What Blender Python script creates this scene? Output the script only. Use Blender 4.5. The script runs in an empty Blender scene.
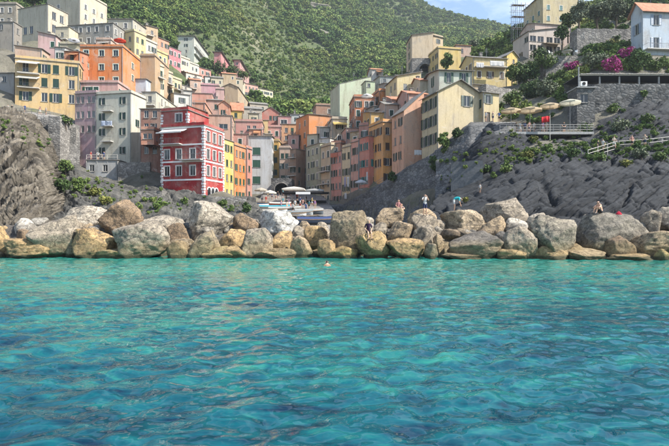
import bpy, bmesh, math, random
import numpy as np
from mathutils import Vector, Matrix

random.seed(7)
RNG = np.random.default_rng(11)
SC = bpy.context.scene
COL = SC.collection
R = math.radians

# ---------------------------------------------------------------- camera
F, CX, CY, EYE = 483.2, 334.5, 223.0, 2.5          # photo pixels (669 x 446), eye height in metres
cam_data = bpy.data.cameras.new('camera')
cam_data.lens = 26.0
cam_data.sensor_width = 36.0
cam_data.clip_start = 0.1
cam_data.clip_end = 5000.0
cam = bpy.data.objects.new('camera', cam_data)
cam.location = (0, 0, EYE)
cam.rotation_euler = (R(90), 0, 0)
COL.objects.link(cam)
SC.camera = cam

# ---------------------------------------------------------------- sun, sky, exposure
SUN_DIR = Vector((0.77, -0.28, 0.80)).normalized()   # towards the sun
SUN_EL = math.asin(SUN_DIR.z)
SUN_AZ = math.atan2(SUN_DIR.x, SUN_DIR.y)
sun_data = bpy.data.lights.new('sun', 'SUN')
sun_data.energy = 5.0
sun_data.angle = R(0.55)
sun_data.color = (1.0, 0.95, 0.87)
sun = bpy.data.objects.new('sun', sun_data)
sun.rotation_euler = (-SUN_DIR).to_track_quat('-Z', 'Y').to_euler()
sun.location = SUN_DIR * 300
COL.objects.link(sun)

world = bpy.data.worlds.new('World')
SC.world = world
world.use_nodes = True
wn, wl = world.node_tree.nodes, world.node_tree.links
wn.clear()
w_out = wn.new('ShaderNodeOutputWorld')
w_bg = wn.new('ShaderNodeBackground')
w_bg.inputs['Strength'].default_value = 0.13
w_sky = wn.new('ShaderNodeTexSky')
w_sky.sky_type = 'NISHITA'
w_sky.sun_disc = False
w_sky.sun_elevation = SUN_EL
w_sky.sun_rotation = SUN_AZ
w_sky.altitude = 0
w_sky.air_density = 1.1
w_sky.dust_density = 0.6
w_sky.ozone_density = 1.6
w_tc = wn.new('ShaderNodeTexCoord')
w_map = wn.new('ShaderNodeMapping')
w_map.inputs['Scale'].default_value = (1.0, 1.0, 2.2)
w_map.inputs['Location'].default_value = (0.35, 0.1, 0.2)
w_no = wn.new('ShaderNodeTexNoise')
w_no.inputs['Scale'].default_value = 3.6
w_no.inputs['Detail'].default_value = 8
w_no.inputs['Roughness'].default_value = 0.6
w_no.inputs['Distortion'].default_value = 0.3
w_rmp = wn.new('ShaderNodeValToRGB')
w_rmp.color_ramp.elements[0].position = 0.48
w_rmp.color_ramp.elements[1].position = 0.76
w_rmp.color_ramp.elements[1].color = (0.8, 0.8, 0.8, 1)
w_mix = wn.new('ShaderNodeMix')
w_mix.data_type = 'RGBA'
w_mix.inputs['B'].default_value = (6.6, 6.9, 7.4, 1)
wl.new(w_tc.outputs['Generated'], w_map.inputs['Vector'])
wl.new(w_map.outputs['Vector'], w_no.inputs['Vector'])
wl.new(w_no.outputs['Fac'], w_rmp.inputs['Fac'])
wl.new(w_rmp.outputs['Color'], w_mix.inputs['Factor'])
wl.new(w_sky.outputs['Color'], w_mix.inputs['A'])
wl.new(w_mix.outputs['Result'], w_bg.inputs['Color'])
wl.new(w_bg.outputs['Background'], w_out.inputs['Surface'])

SC.view_settings.view_transform = 'Standard'
SC.view_settings.look = 'None'
SC.view_settings.exposure = 1.0
SC.view_settings.gamma = 1.0
SC.view_settings.use_curve_mapping = False
SC.render.engine = 'CYCLES'
SC.cycles.use_denoising = True
SC.cycles.max_bounces = 6
SC.cycles.diffuse_bounces = 3
SC.cycles.glossy_bounces = 3
SC.cycles.volume_bounces = 0
SC.cycles.caustics_reflective = False
SC.cycles.caustics_refractive = False

# ---------------------------------------------------------------- helpers
def at(px, py, Y):
    return Vector(((px - CX) / F * Y, Y, EYE + (CY - py) / F * Y))

def zat(py, Y):
    return EYE + (CY - py) / F * Y

def lin(r, g, b, k=1.0):
    f = lambda c: (((c / 255 + 0.055) / 1.055) ** 2.4 if c > 10 else c / 255 / 12.92) * k
    return (f(r), f(g), f(b), 1.0)

def tag(o, label=None, cat=None, group=None, kind=None):
    if label: o['label'] = label
    if cat: o['category'] = cat
    if group: o['group'] = group
    if kind: o['kind'] = kind
    return o

def empty(name, loc=(0, 0, 0), rz=0.0):
    o = bpy.data.objects.new(name, None)
    o.empty_display_size = 0.3
    o.location = loc
    o.rotation_euler = (0, 0, rz)
    COL.objects.link(o)
    return o

def link(name, mesh, parent=None, loc=(0, 0, 0), rot=(0, 0, 0), color=None):
    o = bpy.data.objects.new(name, mesh)
    o.location = loc
    o.rotation_euler = rot
    if color: o.color = color
    if parent: o.parent = parent
    COL.objects.link(o)
    return o

class MB:
    """collects polygons of one mesh"""
    def __init__(s):
        s.v, s.f, s.m = [], [], []
    def add(s, vs, fs, mi=0):
        n = len(s.v)
        s.v += [tuple(p) for p in vs]
        s.f += [tuple(i + n for i in f) for f in fs]
        s.m += [mi] * len(fs)
        return s
    def quad(s, a, b, c, d, mi=0):
        return s.add((a, b, c, d), ((0, 1, 2, 3),), mi)
    def box(s, x0, x1, y0, y1, z0, z1, mi=0):
        vs = [(x, y, z) for z in (z0, z1) for y in (y0, y1) for x in (x0, x1)]
        return s.add(vs, ((0, 2, 3, 1), (4, 5, 7, 6), (0, 1, 5, 4), (2, 6, 7, 3), (0, 4, 6, 2), (1, 3, 7, 5)), mi)
    def bar(s, a, b, r, n=6, r2=None, mi=0):
        a, b = Vector(a), Vector(b)
        r2 = r if r2 is None else r2
        d = (b - a).normalized()
        u = d.orthogonal().normalized()
        w = d.cross(u)
        vs = []
        for p, q in ((a, r), (b, r2)):
            for i in range(n):
                t = 2 * math.pi * i / n
                vs.append(p + u * (math.cos(t) * q) + w * (math.sin(t) * q))
        fs = [(i, (i + 1) % n, n + (i + 1) % n, n + i) for i in range(n)]
        fs += [tuple(range(n - 1, -1, -1)), tuple(range(n, 2 * n))]
        return s.add(vs, fs, mi)
    def mesh(s, name, *mats, smooth=False):
        me = bpy.data.meshes.new(name)
        me.from_pydata(s.v, [], s.f)
        for m in mats: me.materials.append(m)
        if len(mats) > 1: me.polygons.foreach_set('material_index', s.m)
        if smooth: me.polygons.foreach_set('use_smooth', [True] * len(me.polygons))
        me.update()
        return me
    def build(s, name, mat, parent=None, loc=(0, 0, 0), rot=(0, 0, 0), color=None, smooth=False):
        mats = mat if isinstance(mat, (list, tuple)) else (mat,)
        return link(name, s.mesh(name, *mats, smooth=smooth), parent, loc, rot, color)

# ---- numpy value noise
def _hash(ix, iy, iz, seed):
    h = (ix.astype(np.int64) * 374761393 + iy.astype(np.int64) * 668265263 + iz.astype(np.int64) * 2147483647 + seed * 144269504) & 0xFFFFFFFF
    h = ((h ^ (h >> 13)) * 1274126177) & 0xFFFFFFFF
    h = h ^ (h >> 16)
    return (h & 0xFFFFFF) / float(0xFFFFFF)

def vnoise(p, seed=0):
    i = np.floor(p)
    f = p - i
    f = f * f * f * (f * (f * 6 - 15) + 10)
    ix, iy, iz = i[:, 0], i[:, 1], i[:, 2]
    res = 0
    for dx in (0, 1):
        for dy in (0, 1):
            for dz in (0, 1):
                w = (f[:, 0] if dx else 1 - f[:, 0]) * (f[:, 1] if dy else 1 - f[:, 1]) * (f[:, 2] if dz else 1 - f[:, 2])
                res = res + w * _hash(ix + dx, iy + dy, iz + dz, seed)
    return res * 2 - 1

def fbm(p, seed=0, oct=4, gain=0.5, ridged=False):
    a, s, t = 1.0, 0.0, 0.0
    p = np.asarray(p, float)
    for o in range(oct):
        n = vnoise(p, seed + o * 17)
        if ridged: n = 1 - 2 * np.abs(n)
        s = s + a * n
        t += a
        a *= gain
        p = p * 2.03 + 3.1
    return s / t

def np_mesh(name, verts, quads, mat, smooth=True):
    me = bpy.data.meshes.new(name)
    nv, nq = len(verts), len(quads)
    k = quads.shape[1]
    me.vertices.add(nv)
    me.vertices.foreach_set('co', np.asarray(verts, np.float32).ravel())
    me.loops.add(nq * k)
    me.loops.foreach_set('vertex_index', np.asarray(quads, np.int32).ravel())
    me.polygons.add(nq)
    me.polygons.foreach_set('loop_start', np.arange(0, nq * k, k, dtype=np.int32))
    me.polygons.foreach_set('loop_total', np.full(nq, k, np.int32))
    if smooth: me.polygons.foreach_set('use_smooth', np.ones(nq, bool))
    me.materials.append(mat)
    me.update(calc_edges=True)
    me.validate()
    return me

def grid_quads(nr, nc):
    i = np.arange(nr - 1)[:, None] * nc + np.arange(nc - 1)[None, :]
    i = i.ravel()
    return np.stack([i, i + 1, i + nc + 1, i + nc], 1)

# ---------------------------------------------------------------- materials
class NT:
    def __init__(s, name):
        s.mat = bpy.data.materials.new(name)
        s.mat.use_nodes = True
        s.n, s.l = s.mat.node_tree.nodes, s.mat.node_tree.links
        s.bsdf = s.n['Principled BSDF']
        s.out = s.n['Material Output']
    def node(s, t, **kw):
        n = s.n.new('ShaderNode' + t)
        for k, v in kw.items():
            if k in n.inputs: s.put(n.inputs[k], v)
            else: setattr(n, k, v)
        return n
    def put(s, sock, v):
        if isinstance(v, bpy.types.NodeSocket): s.l.new(v, sock)
        else: sock.default_value = v
    def coord(s, kind='Object', scale=(1, 1, 1), rot=(0, 0, 0)):
        if kind == 'World': src = s.node('NewGeometry').outputs['Position']
        else: src = s.node('TexCoord').outputs[kind]
        return s.node('Mapping', Vector=src, Scale=scale, Rotation=rot).outputs[0]
    def noise(s, vec, scale, detail=5, rough=0.55, dist=0.0):
        return s.node('TexNoise', Vector=vec, Scale=scale, Detail=detail, Roughness=rough, Distortion=dist).outputs['Fac']
    def ramp(s, fac, stops):
        n = s.node('ValToRGB', Fac=fac)
        e = n.color_ramp.elements
        while len(e) < len(stops): e.new(0.5)
        for k, (p, c) in enumerate(stops):
            e[k].position = p
            e[k].color = c if len(c) == 4 else (*c, 1)
        return n.outputs['Color']
    def ramp1(s, fac, *pv):
        return s.ramp(fac, [(p, (v, v, v, 1)) for p, v in pv])
    def mix(s, fac, a, b, mode='MIX'):
        n = s.n.new('ShaderNodeMix')
        n.data_type = 'RGBA'
        n.blend_type = mode
        s.put(n.inputs[0], fac); s.put(n.inputs[6], a); s.put(n.inputs[7], b)
        return n.outputs[2]
    def math(s, op, a, b=0.0):
        n = s.n.new('ShaderNodeMath')
        n.operation = op
        s.put(n.inputs[0], a); s.put(n.inputs[1], b)
        return n.outputs[0]
    def bump(s, h, strength=0.4, dist=0.05, normal=None):
        n = s.node('Bump', Height=h, Strength=strength, Distance=dist)
        if normal is not None: s.put(n.inputs['Normal'], normal)
        return n.outputs[0]
    def set(s, **kw):
        for k, v in kw.items():
            s.put(s.bsdf.inputs[k.replace('_', ' ')], v)
        return s.mat
    def objcolor(s):
        return s.node('ObjectInfo').outputs['Color']
    def objrand(s):
        return s.node('ObjectInfo').outputs['Random']
    def island(s):
        return s.node('NewGeometry').outputs['Random Per Island']

def m_wall():
    t = NT('stucco')
    c = t.coord('Object')
    r = t.objrand()
    sh = t.node('VectorMath', operation='ADD')
    t.put(sh.inputs[0], c); t.put(sh.inputs[1], t.node('CombineXYZ', X=t.math('MULTIPLY', r, 41.0), Y=t.math('MULTIPLY', r, 77.0)).outputs[0])
    c = sh.outputs[0]
    big = t.noise(c, 0.25, 6, 0.65, 0.3)
    streak = t.noise(t.node('Mapping', Vector=c, Scale=(1.1, 1.1, 0.16)).outputs[0], 1.1, 8, 0.75, 0.4)
    fine = t.noise(c, 6.0, 5, 0.7)
    base = t.objcolor()
    col = t.mix(t.ramp1(big, (0.40, 0.0), (0.60, 0.7)), base, t.mix(0.5, base, (0.46, 0.40, 0.32, 1)))
    col = t.mix(t.ramp1(streak, (0.34, 0.85), (0.50, 0.0)), col, t.mix(1.0, col, (0.60, 0.56, 0.52, 1), 'MULTIPLY'))
    patch = t.noise(c, 0.5, 8, 0.75, 0.8)
    col = t.mix(t.ramp1(patch, (0.58, 0.0), (0.61, 0.8)), col, t.mix(0.5, col, (0.36, 0.32, 0.28, 1)))
    col = t.mix(t.ramp1(patch, (0.36, 0.65), (0.40, 0.0)), col, t.mix(0.5, col, (0.66, 0.62, 0.55, 1)))
    col = t.mix(1.0, col, t.ramp1(fine, (0.25, 0.70), (0.75, 0.94)), 'MULTIPLY')
    return t.set(Base_Color=col, Roughness=0.92, Normal=t.bump(fine, 0.35, 0.04))

def m_paint(name='paint', rough=0.6):
    t = NT(name)
    f = t.noise(t.coord('Object'), 3.0, 5, 0.6)
    col = t.mix(1.0, t.objcolor(), t.ramp1(f, (0.25, 0.82), (0.75, 1.08)), 'MULTIPLY')
    return t.set(Base_Color=col, Roughness=rough)

def m_cloth():
    t = NT('cloth')
    f = t.noise(t.coord('Object'), 5.0, 4, 0.6)
    col = t.mix(1.0, t.objcolor(), t.ramp1(f, (0.25, 0.85), (0.75, 1.05)), 'MULTIPLY')
    t.set(Base_Color=col, Roughness=0.95, Normal=t.bump(f, 0.5, 0.05))
    tr = t.node('BsdfTranslucent', Color=col).outputs[0]
    mx = t.n.new('ShaderNodeMixShader')
    t.put(mx.inputs[0], 0.35); t.put(mx.inputs[1], t.bsdf.outputs[0]); t.put(mx.inputs[2], tr)
    t.l.new(mx.outputs[0], t.out.inputs['Surface'])
    return t.mat

def m_roof(name, a, b):
    t = NT(name)
    c = t.coord('Object')
    w = t.node('TexWave', Vector=t.coord('Object', (1, 1, 1)), Scale=1.4, Distortion=0.4)
    f = t.noise(c, 1.3, 6, 0.65)
    col = t.ramp(f, [(0.3, a), (0.7, b)])
    return t.set(Base_Color=col, Roughness=0.9, Normal=t.bump(w.outputs['Fac'], 0.5, 0.08))

def m_glass():
    t = NT('window_glass')
    r = t.objrand()
    col = t.mix(r, (0.012, 0.014, 0.017, 1), (0.045, 0.05, 0.055, 1))
    return t.set(Base_Color=col, Roughness=0.08, IOR=1.5)

def m_rock(name='boulder_rock'):
    """object colour times mottled mineral variation; ochre and algae tide band at the waterline"""
    t = NT(name)
    c = t.coord('Object')
    r = t.objrand()
    sh = t.node('VectorMath', operation='ADD')
    t.put(sh.inputs[0], c)
    t.put(sh.inputs[1], t.node('CombineXYZ', X=t.math('MULTIPLY', r, 37.0), Y=t.math('MULTIPLY', r, 91.0), Z=t.math('MULTIPLY', r, 13.0)).outputs[0])
    c = sh.outputs[0]
    n1 = t.noise(c, 0.8, 8, 0.68, 0.5)
    n2 = t.noise(c, 4.0, 8, 0.72, 0.3)
    n4 = t.noise(c, 13.0, 6, 0.7)
    n3 = t.noise(t.node('Mapping', Vector=c, Scale=(1, 1, 3.4), Rotation=(0.6, 0.4, 0)).outputs[0], 1.6, 7, 0.72, 0.9)
    col = t.mix(1.0, t.objcolor(), t.ramp(n1, [(0.28, (0.38, 0.37, 0.36)), (0.46, (0.82, 0.80, 0.77)), (0.58, (1.02, 1.0, 0.97)), (0.74, (1.35, 1.32, 1.26))]), 'MULTIPLY')
    col = t.mix(1.0, col, t.ramp1(n2, (0.34, 0.25), (0.45, 0.85), (0.56, 1.05), (0.68, 1.4)), 'MULTIPLY')
    vv = t.node('VectorMath', operation='ADD')
    t.put(vv.inputs[0], c); t.put(vv.inputs[1], t.node('CombineXYZ', X=n1, Y=n2, Z=n1).outputs[0])
    ed = t.node('TexVoronoi', Vector=vv.outputs[0], Scale=1.1, feature='DISTANCE_TO_EDGE').outputs['Distance']
    col = t.mix(t.ramp1(ed, (0.008, 0.8), (0.03, 0.0)), col, (0.06, 0.055, 0.05, 1))
    col = t.mix(t.ramp1(n3, (0.53, 0.0), (0.62, 0.7)), col, t.mix(0.75, col, (0.10, 0.09, 0.08, 1)))
    col = t.mix(1.0, col, t.ramp1(n4, (0.36, 0.62), (0.64, 1.28)), 'MULTIPLY')
    pos = t.node('SeparateXYZ', Vector=t.node('NewGeometry').outputs['Position'])
    h = t.math('ADD', pos.outputs['Z'], t.math('MULTIPLY', n1, -1.1))
    col = t.mix(t.ramp1(t.math('ADD', h, t.math('MULTIPLY', n3, -0.6)), (0.0, 0.6), (0.5, 0.0)), col, t.ramp(n2, [(0.32, (0.09, 0.065, 0.03)), (0.5, (0.27, 0.20, 0.095)), (0.7, (0.44, 0.36, 0.21))]))
    wet = t.math('ADD', pos.outputs['Z'], t.math('MULTIPLY', n2, -0.4))
    col = t.mix(t.ramp1(wet, (0.0, 0.9), (0.1, 0.0)), col, (0.05, 0.05, 0.022, 1))
    b = t.bump(n1, 0.7, 0.5)
    b = t.bump(n3, 0.6, 0.22, b)
    b = t.bump(n2, 0.9, 0.13, b)
    b = t.bump(t.ramp1(ed, (0.0, 0.0), (0.05, 1.0)), 0.5, 0.06, b)
    b = t.bump(n4, 0.9, 0.05, b)
    return t.set(Base_Color=col, Roughness=0.88, Normal=b)

def m_slate(name, dark, mid, light, bed, sc=1.0):
    """layered cliff rock: colour bands follow the tilted beds"""
    t = NT(name)
    b = Vector(bed).normalized()
    pos = t.node('NewGeometry').outputs['Position']
    def vm(op, a, b2=None, scale=None):
        n = t.n.new('ShaderNodeVectorMath'); n.operation = op
        t.put(n.inputs[0], a)
        if b2 is not None: t.put(n.inputs[1], b2)
        if scale is not None: t.put(n.inputs['Scale'], scale)
        return n
    acr = vm('DOT_PRODUCT', pos, tuple(b)).outputs['Value']
    def bedded(k_in, k_ac):
        return vm('ADD', vm('SCALE', pos, scale=k_in).outputs[0], vm('SCALE', tuple(b), scale=t.math('MULTIPLY', acr, k_ac)).outputs[0]).outputs[0]
    b1 = t.noise(bedded(.10, 1.1 * sc), 1.0, 8, 0.68, 0.2)
    b2_ = t.noise(bedded(.35, 4.0 * sc), 1.0, 7, 0.7, 0.2)
    n1 = t.noise(pos, 0.22, 8, 0.65)
    n2 = t.noise(pos, 2.6, 7, 0.7)
    col = t.ramp(b1, [(0.32, dark), (0.5, mid), (0.68, light)])
    col = t.mix(t.ramp1(n1, (0.45, 0.0), (0.62, 0.7)), col, t.mix(0.5, mid, light))
    col = t.mix(1.0, col, t.ramp1(b2_, (0.30, 0.45), (0.45, 0.95), (0.7, 1.2)), 'MULTIPLY')
    col = t.mix(1.0, col, t.ramp1(n2, (0.28, 0.6), (0.7, 1.2)), 'MULTIPLY')
    h = t.bump(b1, 0.8, 0.6)
    h = t.bump(b2_, 0.9, 0.22, h)
    h = t.bump(n2, 0.6, 0.1, h)
    return t.set(Base_Color=col, Roughness=0.85, Normal=h)

def m_masonry(name, a, b_, mortar, scale=1.7):
    """far rubble masonry, the single stones are about three pixels"""
    t = NT(name)
    c = t.coord('Object', (1, 1, 1.5))
    v1 = t.node('TexVoronoi', Vector=c, Scale=scale)
    v2 = t.node('TexVoronoi', Vector=c, Scale=scale, feature='DISTANCE_TO_EDGE')
    n = t.noise(c, 0.25, 6, 0.6)
    col = t.mix(t.node('SeparateColor', Color=v1.outputs['Color']).outputs[0], a, b_)
    col = t.mix(t.ramp1(v2.outputs['Distance'], (0.02, 1.0), (0.09, 0.0)), col, mortar)
    col = t.mix(1.0, col, t.ramp1(n, (0.3, 0.55), (0.7, 1.2)), 'MULTIPLY')
    return t.set(Base_Color=col, Roughness=0.92, Normal=t.bump(v2.outputs['Distance'], 0.9, 0.12))

def m_leaf(name, *cols, trans=0.25):
    t = NT(name)
    stops = [(i / max(1, len(cols) - 1), c) for i, c in enumerate(cols)]
    col = t.ramp(t.island(), stops)
    col = t.mix(1.0, col, t.ramp1(t.objrand(), (0.0, 0.8), (1.0, 1.2)), 'MULTIPLY')
    return t.set(Base_Color=col, Roughness=0.75, Specular_IOR_Level=0.2)

def m_forest(name):
    t = NT(name)
    r = t.node('ObjectInfo').outputs['Random']
    g = t.noise(t.coord('World'), 0.022, 5, 0.65, 0.5)
    f = t.math('ADD', t.math('MULTIPLY', r, 0.45), t.math('MULTIPLY', t.ramp1(g, (0.3, 0.0), (0.7, 1.0)), 0.6))
    a = t.ramp(f, [(0.05, (0.042, 0.078, 0.030)), (0.3, (0.078, 0.130, 0.038)), (0.6, (0.145, 0.20, 0.052)), (0.95, (0.25, 0.26, 0.085))])
    col = t.mix(1.0, a, t.ramp1(t.island(), (0.0, 0.78), (1.0, 1.25)), 'MULTIPLY')
    return t.set(Base_Color=col, Roughness=0.85, Specular_IOR_Level=0.1)

def m_terrain():
    t = NT('hillside_ground')
    c = t.coord('World')
    n1 = t.noise(c, 0.018, 8, 0.62, 0.4)
    n2 = t.noise(c, 0.16, 8, 0.7)
    n3 = t.noise(c, 1.1, 6, 0.7)
    z = t.coord('World', (0.004, 0.004, 0.30))
    terr = t.noise(z, 1.6, 4, 0.6)
    col = t.ramp(n2, [(0.25, (0.035, 0.055, 0.018)), (0.5, (0.07, 0.098, 0.028)), (0.72, (0.14, 0.145, 0.055))])
    col = t.mix(t.ramp1(n1, (0.55, 0.0), (0.66, 0.8)), col, t.ramp(n3, [(0.3, (0.14, 0.13, 0.07)), (0.7, (0.30, 0.27, 0.19))]))
    col = t.mix(t.ramp1(terr, (0.55, 0.0), (0.6, 0.35)), col, (0.16, 0.15, 0.11, 1))
    col = t.mix(1.0, col, t.ramp1(n3, (0.3, 0.6), (0.7, 1.15)), 'MULTIPLY')
    yy = t.node('SeparateXYZ', Vector=t.node('NewGeometry').outputs['Position']).outputs['Y']
    near = t.ramp(n2, [(0.35, (0.07, 0.066, 0.045)), (0.55, (0.17, 0.155, 0.12)), (0.7, (0.10, 0.12, 0.045))])
    yf = t.node('MapRange', Value=yy, **{'From Min': 115.0, 'From Max': 165.0}).outputs[0]
    col = t.mix(yf, near, col)
    return t.set(Base_Color=col, Roughness=0.95, Normal=t.bump(n3, 1.0, 0.5))

def m_stoneground():
    t = NT('quay_paving')
    c = t.coord('World')
    n = t.noise(c, 0.7, 7, 0.65)
    v = t.node('TexVoronoi', Vector=c, Scale=1.3, feature='DISTANCE_TO_EDGE').outputs['Distance']
    col = t.ramp(n, [(0.3, (0.10, 0.09, 0.08)), (0.7, (0.27, 0.25, 0.22))])
    col = t.mix(t.ramp1(v, (0.02, 0.6), (0.08, 0.0)), col, (0.07, 0.065, 0.06, 1))
    return t.set(Base_Color=col, Roughness=0.9, Normal=t.bump(v, 0.5, 0.05))

def m_water():
    """sky-reflecting surface over a turquoise body; its colour follows sand and weed on the bottom, plus painted-in refracted light on facets and crests"""
    t = NT('sea_water')
    n1 = t.noise(t.coord('World', (0.45, 1.0, 1)), 0.16, 5, 0.6, 0.6)
    n2 = t.noise(t.coord('World', (0.5, 1.0, 1)), 0.8, 6, 0.65, 0.6)
    deep, mid, pale = (0.001, 0.017, 0.038, 1), (0.003, 0.080, 0.102, 1), (0.022, 0.190, 0.152, 1)
    pos = t.node('SeparateXYZ', Vector=t.node('NewGeometry').outputs['Position'])
    shallow = t.node('MapRange', Value=pos.outputs['Y'], **{'From Min': 7.0, 'From Max': 32.0}).outputs[0]
    f = t.math('ADD', t.math('MULTIPLY', n1, 0.9), t.math('MULTIPLY', shallow, 0.36))
    n3 = t.noise(t.coord('World', (0.42, 1.0, 1)), 3.0, 5, 0.6, 0.8)
    f = t.math('ADD', f, t.math('MULTIPLY', n2, 0.30))
    f = t.math('ADD', f, t.math('MULTIPLY', n3, 0.90))  # fine mottle paints the light and dark of refraction on wave facets
    f = t.math('SUBTRACT', f, 0.325)
    f = t.math('ADD', f, t.math('MULTIPLY', pos.outputs['Z'], 0.6))  # crests painted lighter, as if light came through the thin water
    col = t.ramp(f, [(0.54, deep), (0.78, mid), (1.08, pale)])
    r1 = t.noise(t.coord('World', (0.7, 1.0, 1)), 7.0, 1, 0.5, 0.3)
    r2 = t.noise(t.coord('World', (0.7, 1.0, 1)), 2.6, 1, 0.5, 0.4)
    b = t.bump(r2, 0.5, 0.05)
    b = t.bump(r1, 0.4, 0.012, b)
    up = t.node('CombineXYZ', Z=1.0).outputs[0]
    dif = t.node('BsdfDiffuse', Color=col, Normal=up).outputs[0]
    glo = t.node('BsdfGlossy', Color=(1, 1, 1, 1), Roughness=0.015, Normal=b).outputs[0]
    fr = t.node('Fresnel', IOR=1.41, Normal=b).outputs[0]
    mx = t.n.new('ShaderNodeMixShader')
    t.put(mx.inputs[0], fr); t.put(mx.inputs[1], dif); t.put(mx.inputs[2], glo)
    t.l.new(mx.outputs[0], t.out.inputs['Surface'])
    return t.mat

def m_plain(name, col, rough=0.7, metal=0.0, var=0.15):
    t = NT(name)
    f = t.noise(t.coord('Object'), 4.0, 5, 0.6)
    k = t.ramp1(f, (0.25, 1 - var), (0.75, 1 + var))
    return t.set(Base_Color=t.mix(1.0, col, k, 'MULTIPLY'), Roughness=rough, Metallic=metal)

M = dict(
    wall=m_wall(), paint=m_paint(), shutter=m_paint('shutter_paint', 0.55), cloth=m_cloth(), glass=m_glass(),
    slate_roof=m_roof('slate_roof', (0.12, 0.115, 0.105, 1), (0.27, 0.25, 0.22, 1)),
    tile_roof=m_roof('clay_tile_roof', (0.30, 0.12, 0.065, 1), (0.50, 0.25, 0.15, 1)),
    rock=m_rock(), terrain=m_terrain(), quay=m_stoneground(), water=m_water(),
    cliff_left=m_slate('left_cliff_rock', (0.022, 0.018, 0.014, 1), (0.10, 0.084, 0.062, 1), (0.25, 0.215, 0.165, 1), (.88, -.15, .42)),
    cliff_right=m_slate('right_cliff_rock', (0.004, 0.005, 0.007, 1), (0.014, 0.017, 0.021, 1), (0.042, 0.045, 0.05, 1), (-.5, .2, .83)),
    bank=m_slate('bank_rock', (0.022, 0.021, 0.019, 1), (0.07, 0.067, 0.058, 1), (0.17, 0.16, 0.135, 1), (.3, .1, .9)),
    masonry_dark=m_masonry('dark_masonry', (0.085, 0.085, 0.085, 1), (0.19, 0.185, 0.175, 1), (0.06, 0.058, 0.055, 1), 1.5),
    masonry=m_masonry('grey_masonry', (0.17, 0.16, 0.145, 1), (0.34, 0.32, 0.29, 1), (0.13, 0.12, 0.11, 1), 1.6),
    concrete=m_plain('concrete', (0.32, 0.32, 0.31, 1), 0.9, 0, 0.35),
    panel=m_plain('panel_concrete', (0.11, 0.115, 0.12, 1), 0.9, 0, 0.4),
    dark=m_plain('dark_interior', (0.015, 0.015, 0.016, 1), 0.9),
    white=m_plain('white_paint', (0.72, 0.71, 0.68, 1), 0.6, 0, 0.08),
    metal=m_plain('grey_metal', (0.22, 0.22, 0.22, 1), 0.45, 0.6),
    rail=m_plain('pale_rail', (0.50, 0.47, 0.42, 1), 0.7),
    wood=m_plain('weathered_wood', (0.22, 0.15, 0.09, 1), 0.8, 0, 0.3),
    bark=m_plain('bark', (0.10, 0.075, 0.05, 1), 0.95, 0, 0.3),
    skin=m_plain('skin', (0.52, 0.31, 0.21, 1), 0.6, 0, 0.06),
    hair=m_plain('dark_hair', (0.03, 0.02, 0.015, 1), 0.6),
    leaf_dark=m_leaf('dark_leaves', (0.028, 0.055, 0.018, 1), (0.055, 0.095, 0.026, 1), (0.10, 0.145, 0.045, 1)),
    leaf_mid=m_leaf('green_leaves', (0.050, 0.085, 0.022, 1), (0.095, 0.145, 0.035, 1), (0.16, 0.205, 0.06, 1)),
    leaf_olive=m_leaf('olive_leaves', (0.060, 0.078, 0.042, 1), (0.11, 0.13, 0.075, 1), (0.20, 0.215, 0.14, 1)),
    leaf_yellow=m_leaf('yellow_green_leaves', (0.07, 0.085, 0.02, 1), (0.16, 0.17, 0.04, 1), (0.28, 0.26, 0.07, 1)),
    leaf_pink=m_leaf('magenta_bracts', (0.25, 0.02, 0.12, 1), (0.45, 0.05, 0.26, 1), (0.08, 0.10, 0.03, 1)),
    forest=m_forest('forest_leaves'),
)

# ---------------------------------------------------------------- houses
CTRL = []            # terrain control points gathered from house feet: (x, y, z)
UNIT = {}

def unit_mesh(key, fn):
    if key not in UNIT: UNIT[key] = fn()
    return UNIT[key]

def win_frame(w, h, surround):
    def fn():
        b = MB()
        y0, y1, t = 0.09, 0.14, 0.07
        b.box(-w / 2, -w / 2 + t, y0, y1, 0, h); b.box(w / 2 - t, w / 2, y0, y1, 0, h)
        b.box(-w / 2 + t, w / 2 - t, y0, y1, 0, t); b.box(-w / 2 + t, w / 2 - t, y0, y1, h - t, h)
        b.box(-0.03, 0.03, y0 - 0.005, y1 - 0.005, t, h - t)
        if surround:
            s, p = 0.13, -0.03
            b.box(-w / 2 - s, -w / 2, p, 0.02, 0, h + s); b.box(w / 2, w / 2 + s, p, 0.02, 0, h + s)
            b.box(-w / 2, w / 2, p, 0.02, h, h + s)
        return b.mesh('window', M['paint'])
    return unit_mesh(('wf', w, h, surround), fn)

def win_pane(w, h):
    return unit_mesh(('wp', w, h), lambda: MB().box(-w / 2 + .05, w / 2 - .05, .11, .125, .05, h - .05).mesh('pane', M['glass']))

def win_sill(w):
    return unit_mesh(('ws', w), lambda: MB().box(-w / 2 - .12, w / 2 + .12, -.1, .1, -.09, 0.0).mesh('sill', M['masonry']))

def win_shutter(w, h):
    def fn():
        b = MB()
        lw = w / 2
        b.box(-lw / 2, -lw / 2 + .06, -.025, .025, 0, h); b.box(lw / 2 - .06, lw / 2, -.025, .025, 0, h)
        n = max(4, int(h / .16))
        for i in range(n):
            z0 = h * i / n
            b.quad((-lw / 2 + .06, -.02, z0), (lw / 2 - .06, -.02, z0), (lw / 2 - .06, .02, z0 + h / n), (-lw / 2 + .06, .02, z0 + h / n))
        return b.mesh('shutter', M['shutter'])
    return unit_mesh(('sh', w, h), fn)

GREEN, DGREEN, BROWN, TEAL, GREY = (0.022, 0.075, 0.045, 1), (0.012, 0.040, 0.027, 1), (0.075, 0.042, 0.025, 1), (0.02, 0.15, 0.14, 1), (0.20, 0.21, 0.20, 1)

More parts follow.
